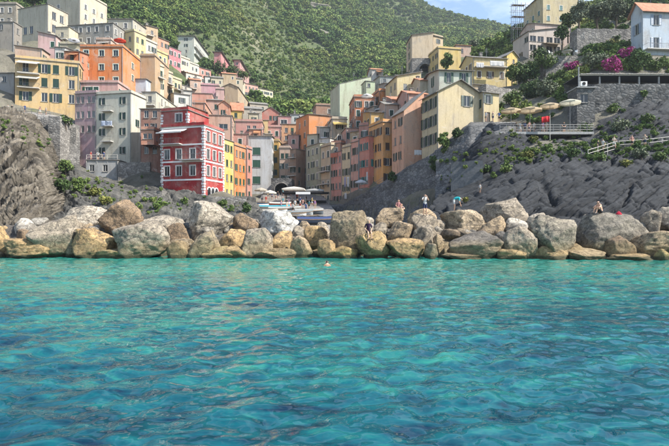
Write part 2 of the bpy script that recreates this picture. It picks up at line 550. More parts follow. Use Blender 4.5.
def facade(b, org, u, w, z0, z1, ops, inn):
    """wall of one side with real recessed openings (u0, u1, za, zb)"""
    us = sorted({0.0, w, *[o[0] for o in ops], *[o[1] for o in ops]})
    zs = sorted({z0, z1, *[o[2] for o in ops], *[o[3] for o in ops]})
    P = lambda a, z, d=0.0: (org[0] + u[0] * a + inn[0] * d, org[1] + u[1] * a + inn[1] * d, z)
    for i in range(len(us) - 1):
        for j in range(len(zs) - 1):
            a0, a1, c0, c1 = us[i], us[i + 1], zs[j], zs[j + 1]
            ca, cz = (a0 + a1) / 2, (c0 + c1) / 2
            if any(o[0] < ca < o[1] and o[2] < cz < o[3] for o in ops): continue
            b.quad(P(a0, c0), P(a1, c0), P(a1, c1), P(a0, c1))
    d = 0.2
    for (a0, a1, c0, c1) in ops:
        b.quad(P(a0, c0), P(a0, c1), P(a0, c1, d), P(a0, c0, d))
        b.quad(P(a1, c1), P(a1, c0), P(a1, c0, d), P(a1, c1, d))
        b.quad(P(a0, c1), P(a1, c1), P(a1, c1, d), P(a0, c1, d))
        b.quad(P(a1, c0), P(a0, c0), P(a0, c0, d), P(a1, c0, d))
        b.quad(P(a0, c0, d), P(a1, c0, d), P(a1, c1, d), P(a0, c1, d))

def add_window(root, pos, rz, w, h, far, rng, shut, frame_col, surround, state=None):
    o = link('window', win_frame(w, h, surround), root, pos, (0, 0, rz), frame_col)
    link('pane', win_pane(w, h), o)
    if not far: link('sill', win_sill(w), o)
    if shut:
        st = state or rng.choices(('open', 'closed', 'half', 'none'), (3, 4, 2, 4))[0]
        sm = win_shutter(w, h)
        if st in ('open', 'half'):
            link('shutter', sm, o, (-w * .75 - .02, -.04, 0), (0, 0, R(rng.uniform(-6, 2))), shut)
        if st == 'open':
            link('shutter', sm, o, (w * .75 + .02, -.04, 0), (0, 0, R(rng.uniform(-2, 6))), shut)
        if st in ('closed', 'half'):
            link('shutter', sm, o, (w * .25, .04, 0), (0, 0, 0), shut)
        if st == 'closed':
            link('shutter', sm, o, (-w * .25, .04, 0), (0, 0, 0), shut)
    return o

def house(label, col, x0, x1, yt, yb, Y, yaw=0.0, side=None, depth=8.0, roof='flat', rise=1.2, roofmat='slate_roof',
          cols=None, rows=None, scols=None, srows=None, shut=DGREEN, frame=(0.62, 0.6, 0.55, 1), surround=None, ww=0.85, wh=1.4,
          name='house', cat='house', ext=7.0, awning=None, balc=(), door=None, state=None, ctrl=True, group=None, over=0.3, chim=0, seed=None):
    """front wall from photo column x0 to x1, its left foot at depth Y; side = column the visible side wall ends at"""
    rng = random.Random(label if seed is None else seed)
    th = R(yaw)
    A = at(x0, yb, Y)
    t1 = (x1 - CX) / F
    W = (t1 * A.y - A.x) / (math.cos(th) - t1 * math.sin(th))
    W = max(1.5, min(W, 40))
    B = A + Vector((math.cos(th), math.sin(th), 0)) * W
    D = depth
    if side is not None:
        C0 = B if side > x1 else A
        ts = (side - CX) / F
        D = (ts * C0.y - C0.x) / (-math.sin(th) - ts * math.cos(th))
        D = max(3.0, min(D, 26.0))
    near = A if yaw >= 0 else B
    # heights are read at the corner nearest the camera
    ny = near.y
    zb, zt = zat(yb, ny), zat(yt, ny)
    root = empty(name, (A.x, A.y, zb), th)
    tag(root, label, cat, group or 'village houses')
    Hh = zt - zb
    far = Y > 165
    back = Vector((-math.sin(th), math.cos(th), 0))
    for P in (A, B):
        if ctrl: CTRL.append((P.x - back.x * 1.2, P.y - back.y * 1.2, zb - 0.6))
    if ctrl:
        for P in (A, B): CTRL.append((P.x + back.x * D, P.y + back.y * D, zb + 0.35 * min(Hh, 8) - 0.5))
    # window grids
    def grid(width, cset, rset, zref):
        if cset is None:
            n = max(1, round(width / 2.75))
            cset = [(i + .5) / n for i in range(n)] if width > 1.6 else []
        if rset is None:
            n = max(1, int(Hh / 2.85))
            st = min(3.3, Hh / n)
            rset = [Hh - st * (i + .55) for i in range(n)]
        else:
            rset = [zat(y, zref) - zb for y in rset]
        return [(c * width, z) for z in rset for c in cset]
    jobs = []
    cam2 = Vector((0, 0, 0))
    mid_r = B + back * D * .5
    vis_r = (cam2 - mid_r).dot(Vector((math.cos(th), math.sin(th), 0))) > 0
    mid_l = A + back * D * .5
    vis_l = (cam2 - mid_l).dot(Vector((-math.cos(th), -math.sin(th), 0))) > 0
    sur = rng.random() < .45 if surround is None else surround
    ops = {'f': [], 'r': [], 'l': []}
    specs = [('f', (0, 0), (1, 0), W, (0, 1), 0.0, cols, rows)]
    specs.append(('r', (W, 0), (0, 1), D, (-1, 0), R(90), scols if vis_r else [], srows))
    specs.append(('l', (0, D), (0, -1), D, (1, 0), R(-90), scols if vis_l else [], srows))
    b = MB()
    auto_f, auto_s = cols is None, scols is None
    for key, org, u, width, inn, rz, cs, rs in specs:
        for (a, zc) in grid(width, cs, rs, ny):
            if (auto_f if key == 'f' else auto_s) and rng.random() < .12: continue
            w_, h_ = ww, wh
            if w_ > width * .7: w_ = width * .5
            w_ = round(w_, 2)
            a0, a1, c0, c1 = a - w_ / 2, a + w_ / 2, zc - h_ / 2, zc + h_ / 2
            if a0 < .15 or a1 > width - .15 or c1 > Hh - .12 or c0 < -ext: continue
            if any(not (a1 < o[0] - .05 or a0 > o[1] + .05 or c1 < o[2] or c0 > o[3]) for o in ops[key]): continue
            ops[key].append((a0, a1, c0, c1))
            pos = (org[0] + u[0] * a, org[1] + u[1] * a, c0)
            add_window(root, pos, rz, w_, h_, far, rng, shut, frame, sur, state)
    if door:                                   # (fraction along front, width, height)
        fr, dw, dh = door
        a = fr * W
        ops['f'].append((a - dw / 2, a + dw / 2, 0.0, dh))
        dd = MB().box(-dw / 2 + .03, dw / 2 - .03, .1, .16, 0.0, dh - .03).build('door', M['paint'], root, (a, 0, 0), color=(0.05, 0.035, 0.025, 1))
        MB().box(dw / 2 - .2, dw / 2 - .14, .06, .1, dh * .45, dh * .5).build('handle', M['metal'], dd)
    # walls
    for key, org, u, width, inn, rz, cs, rs in specs:
        facade(b, org, u, width, -ext, Hh, ops[key], inn)
    b.quad((W, D, -ext), (0, D, -ext), (0, D, Hh), (W, D, Hh))
    # roof
    r = MB()
    o, tk = over, 0.11
    rm = M[roofmat]
    def slab(pts, thick=tk):                    # pts ordered, top surface
        n = len(pts)
        vs = [(p[0], p[1], p[2] - thick) for p in pts] + list(pts)
        fs = [tuple(range(n, 2 * n)), tuple(range(n - 1, -1, -1))]
        fs += [(i, (i + 1) % n, n + (i + 1) % n, n + i) for i in range(n)]
        r.add(vs, fs)
    e = tk + 0.002
    if roof == 'flat':
        slab([(-o * .6, -o * .6, Hh + e), (W + o * .6, -o * .6, Hh + e), (W + o * .6, D + o * .6, Hh + e), (-o * .6, D + o * .6, Hh + e)])
        if rng.random() < .6:
            ph = 0.55
            b.box(0, W, 0.02, .2, Hh + e, Hh + e + ph); b.box(0.01, .2, .2, D, Hh + e, Hh + e + ph); b.box(W - .2, W - .01, .2, D, Hh + e, Hh + e + ph)
    elif roof == 'gable_f':
        b.add([(0, 0, Hh), (W, 0, Hh), (W / 2, 0, Hh + rise)], ((0, 1, 2),)); b.add([(0, D, Hh), (W, D, Hh), (W / 2, D, Hh + rise)], ((1, 0, 2),))
        k = rise / (W / 2) * o
        slab([(-o, -o, Hh + e - k), (W / 2, -o, Hh + rise + e), (W / 2, D + o, Hh + rise + e), (-o, D + o, Hh + e - k)])
        slab([(W / 2 + .002, -o, Hh + rise + e), (W + o, -o, Hh + e - k), (W + o, D + o, Hh + e - k), (W / 2 + .002, D + o, Hh + rise + e)])
    elif roof == 'gable_s':
        b.add([(0, 0, Hh), (0, D, Hh), (0, D / 2, Hh + rise)], ((0, 2, 1),)); b.add([(W, 0, Hh), (W, D, Hh), (W, D / 2, Hh + rise)], ((0, 1, 2),))
        k = rise / (D / 2) * o
        slab([(-o, -o, Hh + e - k), (W + o, -o, Hh + e - k), (W + o, D / 2, Hh + rise + e), (-o, D / 2, Hh + rise + e)])
        slab([(-o, D / 2 + .002, Hh + rise + e), (W + o, D / 2 + .002, Hh + rise + e), (W + o, D + o, Hh + e - k), (-o, D + o, Hh + e - k)])
    elif roof == 'hip':
        q = min(W, D) * .45
        z0_, z1_ = Hh + e, Hh + e + rise
        pts = [(-o, -o, z0_), (W + o, -o, z0_), (W + o, D + o, z0_), (-o, D + o, z0_), (q, D / 2, z1_), (W - q, D / 2, z1_)]
        r.add(pts + [(p[0], p[1], p[2] - tk) for p in pts[:4]],
              ((0, 1, 5, 4), (1, 2, 5), (2, 3, 4, 5), (3, 0, 4), (6, 7, 1, 0), (7, 8, 2, 1), (8, 9, 3, 2), (9, 6, 0, 3), (9, 8, 7, 6)))
    elif roof in ('shed_r', 'shed_l', 'shed_b'):
        zl, zr, zbk = (0, rise, None) if roof == 'shed_r' else ((rise, 0, None) if roof == 'shed_l' else (0, 0, rise))
        if roof == 'shed_b':
            zc = [Hh, Hh, Hh + rise, Hh + rise]
        else:
            zc = [Hh + zl, Hh + zr, Hh + zr, Hh + zl]
        cs = [(0, 0), (W, 0), (W, D), (0, D)]
        for i in range(4):
            j = (i + 1) % 4
            p, q2 = cs[i], cs[j]
            hi, hj = zc[i], zc[j]
            if hi > Hh + 1e-6 and hj > Hh + 1e-6: b.quad((*p, Hh), (*q2, Hh), (*q2, hj), (*p, hi))
            elif hi > Hh + 1e-6: b.add([(*p, Hh), (*q2, Hh), (*p, hi)], ((0, 1, 2),))
            elif hj > Hh + 1e-6: b.add([(*p, Hh), (*q2, Hh), (*q2, hj)], ((0, 1, 2),))
        kx = (zc[1] - zc[0]) / W * o
        ky = (zc[3] - zc[0]) / D * o
        slab([(-o, -o, zc[0] - kx - ky + e), (W + o, -o, zc[1] + kx - ky + e), (W + o, D + o, zc[2] + kx + ky + e), (-o, D + o, zc[3] - kx + ky + e)])
    b.build('wall', M['wall'], root, color=col)
    ro = r.build('roof', rm, root)
    if chim == 0 and Y < 190 and rng.random() < .55: chim = 1
    for _ in range(chim):
        cx_, cy_ = rng.uniform(.2, .8) * W, rng.uniform(.3, .7) * D
        MB().box(-.3, .3, -.3, .3, -1, 1.0).box(-.38, .38, -.38, .38, 1.0, 1.1).build('chimney', M['masonry'], ro, (cx_, cy_, Hh + (rise * .7 if roof != 'flat' else .3)))
    balc = list(balc)
    if auto_f and not balc and Y < 175 and W > 3 and rng.random() < .4:
        f0 = rng.choice((.05, .4)); n_ = max(1, int(Hh / 3.0)); k_ = rng.randrange(n_)
        balc.append((f0, f0 + .55, CY - (zb + Hh - min(3.3, Hh / n_) * (k_ + 1.0) - EYE) / ny * F, 'f'))
    # balconies: (fraction from, fraction to, photo row of the slab, facade key)
    for (f0, f1, yy, key) in balc:
        zz = zat(yy, ny) - zb
        wid = W if key == 'f' else D
        a0, a1 = f0 * wid, f1 * wid
        L = a1 - a0
        bl = MB().box(0, L, -1.0, -.02, 0, .14)
        pos, rz = ((a0, 0, zz), 0.0) if key == 'f' else (((W, a0, zz), R(90)) if key == 'r' else ((0, D - a0, zz), R(-90)))
        bo = bl.build('balcony', M['paint'], root, pos, (0, 0, rz), (0.55, 0.53, 0.49, 1))
        rl = MB()
        rl.bar((.03, -.96, 1.05), (L - .03, -.96, 1.05), .03)
        n = max(3, int(L / .32))
        for i in range(n + 1):
            x = .03 + (L - .06) * i / n
            rl.bar((x, -.96, .14), (x, -.96, 1.05), .018, 4)
        for x in (.03, L - .03):
            rl.bar((x, -.96, 1.05), (x, 0, 1.05), .03)
        rl.build('railing', M['metal'], bo)
    if Y < 150 and W > 2.5:
        dp = MB(); xd = rng.choice((.12, W - .12))
        dp.bar((xd, -.07, -ext + .2), (xd, -.07, Hh - .05), .055, 6)
        dp.build('drainpipe', M['metal'], root)
    if Y < 170 and rng.random() < .45:
        an = MB(); xa, ya, za = rng.uniform(.2, .8) * W, rng.uniform(.3, .7) * D, Hh + (rise * .8 if roof != 'flat' else .1)
        an.bar((xa, ya, za), (xa, ya, za + 2.2), .03, 5)
        for q in range(4): an.bar((xa - .45 + .06 * q, ya, za + 1.3 + .25 * q), (xa + .45 - .06 * q, ya, za + 1.3 + .25 * q), .016, 4)
        an.build('aerial', M['metal'], root)
    awning = list(awning or ())
    if auto_f and not awning and Y < 170 and W > 3 and rng.random() < .25:
        f0 = rng.choice((.05, .35)); awning.append((f0, f0 + .55, CY - (zb + Hh - .4 - EYE) / ny * F, rng.choice(((0.7, 0.68, 0.62, 1), (0.55, 0.42, 0.2, 1), (0.2, 0.3, 0.25, 1), (0.6, 0.3, 0.15, 1)))))
    # awnings: (fraction from, to, photo row, colour)
    for (f0, f1, yy, ac) in (awning or ()):
        zz = zat(yy, ny) - zb
        a0, a1 = f0 * W, f1 * W
        aw = MB()
        n = 10
        for i in range(n):
            s0, s1 = i / n, (i + 1) / n
            pa = lambda s: (-.03 - 1.9 * s, -.75 * s - .12 * math.sin(math.pi * s))
            aw.add([(a0, *pa(s0)), (a1, *pa(s0)), (a1, *pa(s1)), (a0, *pa(s1)), (a0, pa(s0)[0], pa(s0)[1] - .03), (a1, pa(s0)[0], pa(s0)[1] - .03), (a1, pa(s1)[0], pa(s1)[1] - .03), (a0, pa(s1)[0], pa(s1)[1] - .03)],
                   ((0, 1, 2, 3), (7, 6, 5, 4), (0, 3, 7, 4), (1, 5, 6, 2)))
        aw.box(a0, a1, -1.96, -1.93, -.98, -.74)
        aw.build('awning', M['cloth'], root, (0, 0, zz), color=ac)
    root['_w'] = W; root['_d'] = D; root['_h'] = Hh
    return root

WHITE = (0.70, 0.68, 0.64, 1)
# colours of the plaster
YEL, CREAM, ORANGE, DORANGE, LILAC, PINK, SALMON, RED, BLUSH, TAN, MINT, PWHITE, GREYC, OCHRE, PBLUE, MAGENTA, ROSE = (
    (0.62, 0.43, 0.19, 1), (0.60, 0.53, 0.38, 1), (0.66, 0.215, 0.062, 1), (0.52, 0.16, 0.06, 1), (0.44, 0.29, 0.31, 1), (0.60, 0.34, 0.30, 1),
    (0.62, 0.285, 0.18, 1), (0.38, 0.018, 0.020, 1), (0.58, 0.40, 0.31, 1), (0.50, 0.37, 0.23, 1), (0.50, 0.56, 0.40, 1), (0.62, 0.61, 0.57, 1),
    (0.30, 0.30, 0.28, 1), (0.60, 0.36, 0.10, 1), (0.50, 0.57, 0.66, 1), (0.55, 0.19, 0.22, 1), (0.50, 0.22, 0.17, 1))

# ---- left bank, from the cliff inwards
house('wide yellow house with two white balconies above the left cliff', YEL, 15, 79, 58, 113, 101, 18, depth=9, cols=[.16, .45, .63, .88], rows=[66, 80, 95], shut=DGREEN,
      balc=[(.05, .38, 73, 'f'), (.05, .38, 87.5, 'f')], awning=[(.05, .38, 60, (0.75, 0.72, 0.66, 1)), (.05, .38, 75, (0.70, 0.68, 0.62, 1))], surround=False, wh=1.9, ww=1.15)
house('bright orange block with pale window surrounds and a red parasol on top', ORANGE, 80, 123, 47, 92, 112, 0, side=140, cols=[.14, .5, .83], rows=[53, 67, 80], scols=[.55], srows=[46, 58.5, 71], shut=None,
      frame=(0.55, 0.66, 0.58, 1), surround=True, ww=1.15)
house('tall narrow lilac house beside the cream house with balconies', LILAC, 75, 96, 93, 170, 98, -11, depth=9, cols=[.14, .36, .66, .88], rows=[99, 114, 128.5], shut=None, surround=False, ww=.7)
house('tall cream house with stacked balconies and a lit side wall', (0.58, 0.56, 0.46, 1), 96.2, 131, 93, 160, 97, -10, side=146, cols=[.2, .79], rows=[100, 115.5, 131, 150], scols=[.45], srows=[121], shut=DGREEN,
      balc=[(.22, .5, 111, 'f'), (.22, .5, 126, 'f'), (.2, .5, 141.5, 'f')], state='half', surround=False)
house('low grey concrete house with a roof terrace under the cream house', (0.36, 0.37, 0.37, 1), 86, 118, 160, 186, 92, 2, depth=5, cols=[.18, .6, .75], rows=[168], shut=None, surround=False, ww=.9, wh=1.3, name='terrace_house', ctrl=True)
house('small rose penthouse with green shutters behind the lilac house', PINK, 80, 118, 83, 99, 106, 0, depth=6, cols=[.2, .42], rows=[90], shut=GREEN, ww=1.1)
house('pale blue and white house below the orange block', PBLUE, 129, 146, 79, 97, 119, 0, side=164, cols=[], scols=[.3, .6], roof='shed_b', rise=.5, shut=None)
house('cream house with a double window behind the red house', (0.60, 0.57, 0.46, 1), 142, 156, 92, 126, 110, 0, side=180, cols=[.55], rows=[99, 112], scols=[.22, .36], srows=[98], balc=[(.0, .95, 106, 'f')], shut=None, ww=.85)
house('brownish red house squeezed between cream house and red house', (0.30, 0.14, 0.10, 1), 140, 161, 109, 170, 91, 0, depth=7, cols=[.3, .7], rows=[114, 127, 150], shut=None)
house('small salmon bay house over the dark gully beside the red house', SALMON, 141, 154, 130, 143, 88, 0, depth=3, cols=[.3, .7], rows=[136], shut=None, ww=.7, wh=1.0, ext=.3, ctrl=False)

# ---- the red house with its white quoins
rh = house('big crimson house with white quoins and string courses above the rocks', RED, 161, 204, 125.5, 196, 85, -16, side=224, cols=[.14, .42, .74], rows=[153, 170], scols=[.2, .5, .8],
           srows=[135, 153, 170], shut=GREY, frame=WHITE, surround=True, state='none', wh=1.75, ext=5, balc=[(.5, .98, 160, 'f'), (.03, .5, 143.5, 'f')], awning=[(.04, .62, 127.5, (0.80, 0.79, 0.76, 1))], ww=1.05)
def quoins(root, W, D, H, faces, dz=.48, x0=0.0):
    q = unit_mesh('quoin', lambda: MB().box(-.24, .24, -.05, .02, 0, .34).mesh('quoin', M['white']))
    for (x, y, rz, sgn) in faces:
        n = int(H / dz)
        for i in range(n):
            off = (.26 if i % 2 == 0 else .14) * sgn
            dx, dy = math.cos(rz) * off, math.sin(rz) * off
            link('quoin', q, root, (x + dx, y + dy, i * dz + .05), (0, 0, rz))
rh_y = rh.location.y + math.sin(R(-16)) * rh['_w']
W_, D_, H_ = rh['_w'], rh['_d'], rh['_h']
quoins(rh, W_, D_, H_, [(0, 0, 0, 1), (W_, 0, 0, -1), (W_, 0, R(90), 1), (W_, D_, R(90), -1)])
for yy in (127, 144.5, 161.5, 180):
    zz = zat(yy, rh_y) - rh.location.z
    MB().box(-.06, W_ + .07, -.07, -.002, zz, zz + .26).box(W_ + .002, W_ + .07, 0, D_ + .05, zz, zz + .26).build('string_course', M['white'], rh)
for k, fr in enumerate((.24, .42, .6)):
    a = MB(); z1 = 1.7
    pts = [(-.5, z1 * .6)] + [(-.5 * math.cos(t * math.pi / 6), z1 * .6 + .5 * math.sin(t * math.pi / 6)) for t in range(1, 6)] + [(.5, z1 * .6), (.5, 0), (-.5, 0)]
    ring = [(p[0] * 1.3, -.05, p[1] + (.15 if p[1] > 0 else 0)) for p in pts]
    a.add([(p[0], -.06, p[1]) for p in pts] + [(p[0], 0.0, p[1]) for p in pts], [tuple(range(len(pts) - 1, -1, -1))] + [(i, (i + 1) % 9, 9 + (i + 1) % 9, 9 + i) for i in range(9)])
    ao = a.build('arched_door', M['glass'], rh, (W_, D_ * fr, .05), (0, 0, R(90)))
    MB().add([(p[0], -.055, p[1]) for p in pts] + ring + [(p[0], .0, p[2]) for p in ring], [(i, (i + 1) % 9, 9 + (i + 1) % 9, 9 + i) for i in range(7)] + [(9 + i, 9 + (i + 1) % 9, 18 + (i + 1) % 9, 18 + i) for i in range(7)]).build('surround', M['white'], ao)
rh2 = house('crimson upper storey block with one framed window on the red house', RED, 161, 188, 110, 126, 87, -16, depth=7, cols=[.66], rows=[117], scols=[], shut=None, frame=WHITE, surround=True, ww=1.3, wh=1.5, ctrl=False, ext=.2)
quoins(rh2, rh2['_w'], rh2['_d'], rh2['_h'], [(0, 0, 0, 1), (rh2['_w'], 0, 0, -1), (rh2['_w'], 0, R(90), 1)])
house('low orange annex with a dark window behind the red house corner', (0.66, 0.16, 0.07, 1), 188, 206, 111, 128, 93, 14, depth=6, roof='shed_l', rise=1.0, cols=[.35], rows=[117], shut=None, ctrl=False)
house('narrow bright yellow house next to the red house', (0.66, 0.47, 0.12, 1), 224.3, 234, 139, 199, 97.5, 74, depth=8, cols=[.28, .72], shut=DGREEN, surround=False)
house('narrow deep orange house beside the narrow yellow one', (0.62, 0.20, 0.05, 1), 234.3, 246, 145, 201, 102, 74, depth=8, cols=[.2, .5, .8], shut=GREEN, surround=False)
house('thin dark rose house in the lane beside the deep orange one', ROSE, 246.5, 252, 148, 200, 108.5, 74, depth=8, cols=[.5], shut=DGREEN)
house('plain white house with green shutters at the head of the harbour', (0.56, 0.57, 0.57, 1), 247, 272, 136, 195, 119, 4, depth=10, cols=[.38], rows=[151, 163.5, 180], shut=GREEN, state='closed', roof='shed_b', rise=1.2, ww=1.9, wh=1.8, surround=False)
house('slim ochre house right behind the white house', OCHRE, 272.2, 279, 141, 190, 127, 0, cols=[.5], shut=DGREEN, state='closed', surround=False)
house('blush house with paired green shutters above the harbour tunnel', BLUSH, 279.2, 290, 148, 190, 125, 0, cols=[.3, .7], rows=[156, 166, 178], shut=DGREEN, surround=False)
house('shadowed house full of little balconies at the end of the harbour', (0.34, 0.20, 0.13, 1), 290, 296, 149, 192, 122, -35, cols=[.5], shut=DGREEN, balc=[(0, 1, 158, 'f'), (0, 1, 167, 'f'), (0, 1, 176, 'f')])
# ---- top left
house('grey concrete house with a sunlit cream end wall on top left', (0.52, 0.47, 0.36, 1), 18, 48, 4, 40, 128, -18, side=68, cols=[.24, .45], rows=[27], scols=[.3, .68], srows=[13, 26], shut=None, surround=False, ww=1.2, wh=2.0)
house('big cream house at the very top left with a sunlit end', (0.54, 0.48, 0.36, 1), 47, 80, -9, 30, 146, -18, side=107, cols=[.35], rows=[3, 14], scols=[.2, .5, .8], srows=[4, 14, 23], shut=None)
house('grey weathered house with stone patches behind the orange block', (0.25, 0.25, 0.23, 1), 68, 113, 23, 52, 126, -8, depth=10, cols=[.1, .28, .46, .64, .88], rows=[28, 39], shut=None, surround=True)
house('small pink house with a lit gable below the grey concrete house', (0.62, 0.40, 0.38, 1), 38, 56, 35, 60, 117, 6, side=62, roof='shed_l', rise=.8, cols=[.8], rows=[44], shut=GREEN)
house('long low peach house behind the wide yellow house', (0.62, 0.42, 0.30, 1), 15, 42, 48, 62, 113, 6, depth=5, cols=[.7, .9], rows=[51], shut=GREEN, roof='shed_l', rise=.6)
house('cream flat-roofed house behind the grey weathered house', (0.50, 0.44, 0.30, 1), 60, 84, 44, 62, 114, 4, depth=6, cols=[.35, .7], rows=[52], shut=None)
house('stone cottage at the left edge above the cliff', (0.24, 0.22, 0.19, 1), -6, 14, 22, 48, 116, 0, side=19, cols=[.35], rows=[27], shut=None)
house('old stone house half hidden in green at the left edge', (0.28, 0.25, 0.20, 1), -4, 16, 4, 26, 135, 0, cols=[.3, .7], shut=None)
house('low shed with a pale roof by the left edge', (0.34, 0.33, 0.32, 1), -6, 14, 73, 84, 104, 0, depth=5, cols=[.5], shut=None, roof='shed_b', rise=.6)
# ---- houses climbing the slope behind, left
HS = 'houses climbing the slope'
house('cream and grey house crowning the row behind the orange block', (0.46, 0.43, 0.34, 1), 108, 133, 19, 48, 136, 0, side=146, depth=9, cols=[.3, .7], shut=None, roof='shed_b', rise=1, group=HS)
house('pale yellow row house with dark windows above the tan wall', (0.66, 0.54, 0.26, 1), 134, 146, 31, 62, 128, 66, cols=[.3, .7], rows=[38, 50], depth=9, group=HS)
house('whitewashed row house next to the pale yellow row house', (0.60, 0.56, 0.46, 1), 146, 157, 40, 70, 134, 66, cols=[.3, .7], depth=9, group=HS)
house('yellow row house at the end of the upper white row', (0.64, 0.50, 0.20, 1), 157, 168, 51, 76, 141, 66, cols=[.3, .7], depth=9, group=HS)
house('salmon house with a long eave above the white row', SALMON, 155, 169, 36, 58, 154, 60, cols=[.15, .5, .85], depth=9, roof='shed_b', rise=1.0, group=HS)
house('vivid magenta pink house on the hillside row', MAGENTA, 169, 181, 46.5, 66, 164, 60, cols=[.15, .5, .85], depth=9, group=HS)
house('cream house following the magenta pink house', (0.62, 0.56, 0.42, 1), 181, 190, 57, 76, 174, 60, cols=[.3, .7], depth=9, group=HS)
house('pale house with a grey roof ending the magenta row', (0.58, 0.55, 0.46, 1), 190, 199, 63, 82, 184, 60, cols=[.3, .7], depth=9, group=HS)
house('small coral house tucked under the dark trees', (0.60, 0.27, 0.22, 1), 199, 211, 67, 84, 196, 50, cols=[.3, .7], depth=8, roof='shed_b', rise=1, group=HS)
house('plain tan house wall beside the orange block', (0.47, 0.32, 0.18, 1), 140, 155, 56, 86, 122, 0, depth=10, cols=[], scols=[], group=HS)
house('cream row house with balconies right of the tan wall', (0.62, 0.55, 0.38, 1), 155, 164, 64, 96, 124, 66, cols=[.3, .7], balc=[(.1, .9, 77, 'f')], depth=9, group=HS)
house('second cream row house with a brown awning down the slope', (0.60, 0.52, 0.36, 1), 164, 173, 71, 100, 131, 66, cols=[.3, .7], balc=[(.1, .9, 83, 'f')], awning=[(.1, .9, 84, (0.3, 0.2, 0.12, 1))], depth=9, group=HS)
house('third row house in washed yellow down the slope', (0.63, 0.52, 0.31, 1), 173, 182, 78, 105, 139, 64, cols=[.3, .7], balc=[(.1, .9, 89, 'f')], depth=9, group=HS)
house('fourth row house in faded ivory down the slope', (0.58, 0.52, 0.42, 1), 182, 192, 85, 110, 148, 62, cols=[.3, .7], depth=9, group=HS)
house('white row house with grey lean-to roof behind the red house', PWHITE, 174, 190, 93, 116, 128, 30, cols=[.5], depth=7, roof='shed_b', rise=1.2, group=HS)
house('ivory house with a broken roofline above the pink terrace', (0.58, 0.53, 0.44, 1), 186, 202, 72, 92, 172, 45, cols=[.2, .5, .8], depth=8, roof='gable_s', rise=1.3, roofmat='tile_roof', group=HS)
house('rosy pink house with a flat top below the dark trees', (0.60, 0.33, 0.36, 1), 201, 219, 85, 100, 152, 10, side=223, cols=[], depth=8, group=HS)
house('pale pink neighbour wall next to the rosy pink house', (0.58, 0.36, 0.34, 1), 216, 224, 89, 104, 148, 12, cols=[], depth=7, group=HS)
house('brick pink terrace house above the orange annex', (0.60, 0.29, 0.22, 1), 191, 212, 93, 112, 142, 8, cols=[], scols=[], depth=6, group=HS)
house('salmon cube house just behind the red house roof', (0.60, 0.27, 0.17, 1), 193, 205, 103, 120, 110, 6, side=212, cols=[], depth=7, group=HS)
house('blush house with an arched terrace behind the red house', (0.57, 0.35, 0.26, 1), 209, 232, 115, 142, 112, 8, depth=8, cols=[.62], rows=[126], shut=None, ww=2.0, wh=1.2, surround=False, group=HS)
house('curved rose house below the tan block', (0.58, 0.32, 0.25, 1), 207, 222, 100, 118, 134, 10, cols=[.6], depth=7, roof='hip', rise=1.2, group=HS)
house('tan block with a cream lit side on the slope', (0.46, 0.34, 0.21, 1), 222, 238, 87, 106, 168, 0, side=252, cols=[], scols=[.25, .5, .75], depth=8, roof='gable_f', rise=1.2, roofmat='slate_roof', group=HS)
house('grey-roofed tan house above the tan block', (0.50, 0.42, 0.30, 1), 226, 243, 77, 92, 205, 20, cols=[.3, .7], roof='gable_s', rise=1.4, group=HS)
house('pink row house with shutters under the wooded hill', (0.62, 0.34, 0.28, 1), 244, 258, 83, 104, 226, 40, cols=[.15, .4, .65, .9], rows=[87, 93, 99], roof='hip', rise=1.5, depth=10, group=HS)
house('pale lemon row house joined to the pink row house', (0.64, 0.58, 0.38, 1), 258, 273, 88, 106, 236, 40, cols=[.1, .3, .5, .7, .9], rows=[91.5, 97, 102.5], roof='hip', rise=1.3, depth=10, group=HS)
house('cream house left of the pink row house', (0.62, 0.55, 0.38, 1), 231, 245, 80, 96, 222, 35, cols=[.2, .5, .8], roof='shed_b', rise=1.2, depth=9, group=HS)
house('long low white house beyond the lemon row', (0.62, 0.58, 0.50, 1), 273, 291, 102, 111, 232, 20, cols=[.2, .5, .8], roof='gable_s', rise=1.2, depth=8, group=HS)
house('mustard house with a big clay tile roof on the slope', (0.62, 0.42, 0.10, 1), 231, 243, 109, 124, 140, 12, side=252, cols=[.4], rows=[115], roof='gable_s', rise=2.2, roofmat='tile_roof', depth=7, group=HS)
house('pink house in front of the clay tile roof', (0.60, 0.29, 0.24, 1), 235, 262, 121.5, 142, 124, 4, cols=[.5, .72], rows=[128], shut=None, surround=False, depth=7, group=HS)
house('stone grey house with an old slate roof mid slope', (0.42, 0.37, 0.30, 1), 243, 262, 108, 124, 156, 15, cols=[.6], roof='gable_s', rise=1.5, depth=8, group=HS)
house('brick red house with a slate gable mid slope', (0.46, 0.17, 0.13, 1), 262, 279, 112, 128, 158, 12, cols=[.5, .8], roof='gable_f', rise=1.8, depth=9, group=HS)
house('grey-roofed house between lemon row and brick red gable', (0.46, 0.40, 0.33, 1), 250, 268, 103, 114, 186, 20, cols=[.3, .7], roof='gable_s', rise=1.6, depth=9, group=HS)
house('dusty rose house with a framed triple window', (0.52, 0.25, 0.24, 1), 278, 291, 116, 130, 154, 8, cols=[.45], shut=GREY, ww=2.0, surround=True, depth=8, group=HS)
house('pale mint-white house at the valley bend', (0.52, 0.55, 0.52, 1), 290, 304, 114, 128, 166, 5, cols=[.5, .8], roof='shed_b', rise=1.2, depth=8, group=HS)
house('coral pink house above the ochre house', (0.60, 0.30, 0.27, 1), 264, 281, 127, 152, 138, 5, cols=[.3, .75], depth=8, group=HS)
house('apricot house with yellow panels above the blush house', (0.66, 0.36, 0.18, 1), 281, 296, 124, 156, 142, 5, cols=[.35, .75], rows=[130, 138, 147], shut=GREEN, depth=8, group=HS)
house('small rose cottage behind the narrow yellow house', (0.58, 0.30, 0.25, 1), 232, 248, 134, 156, 118, 5, cols=[.5], depth=6, group=HS)
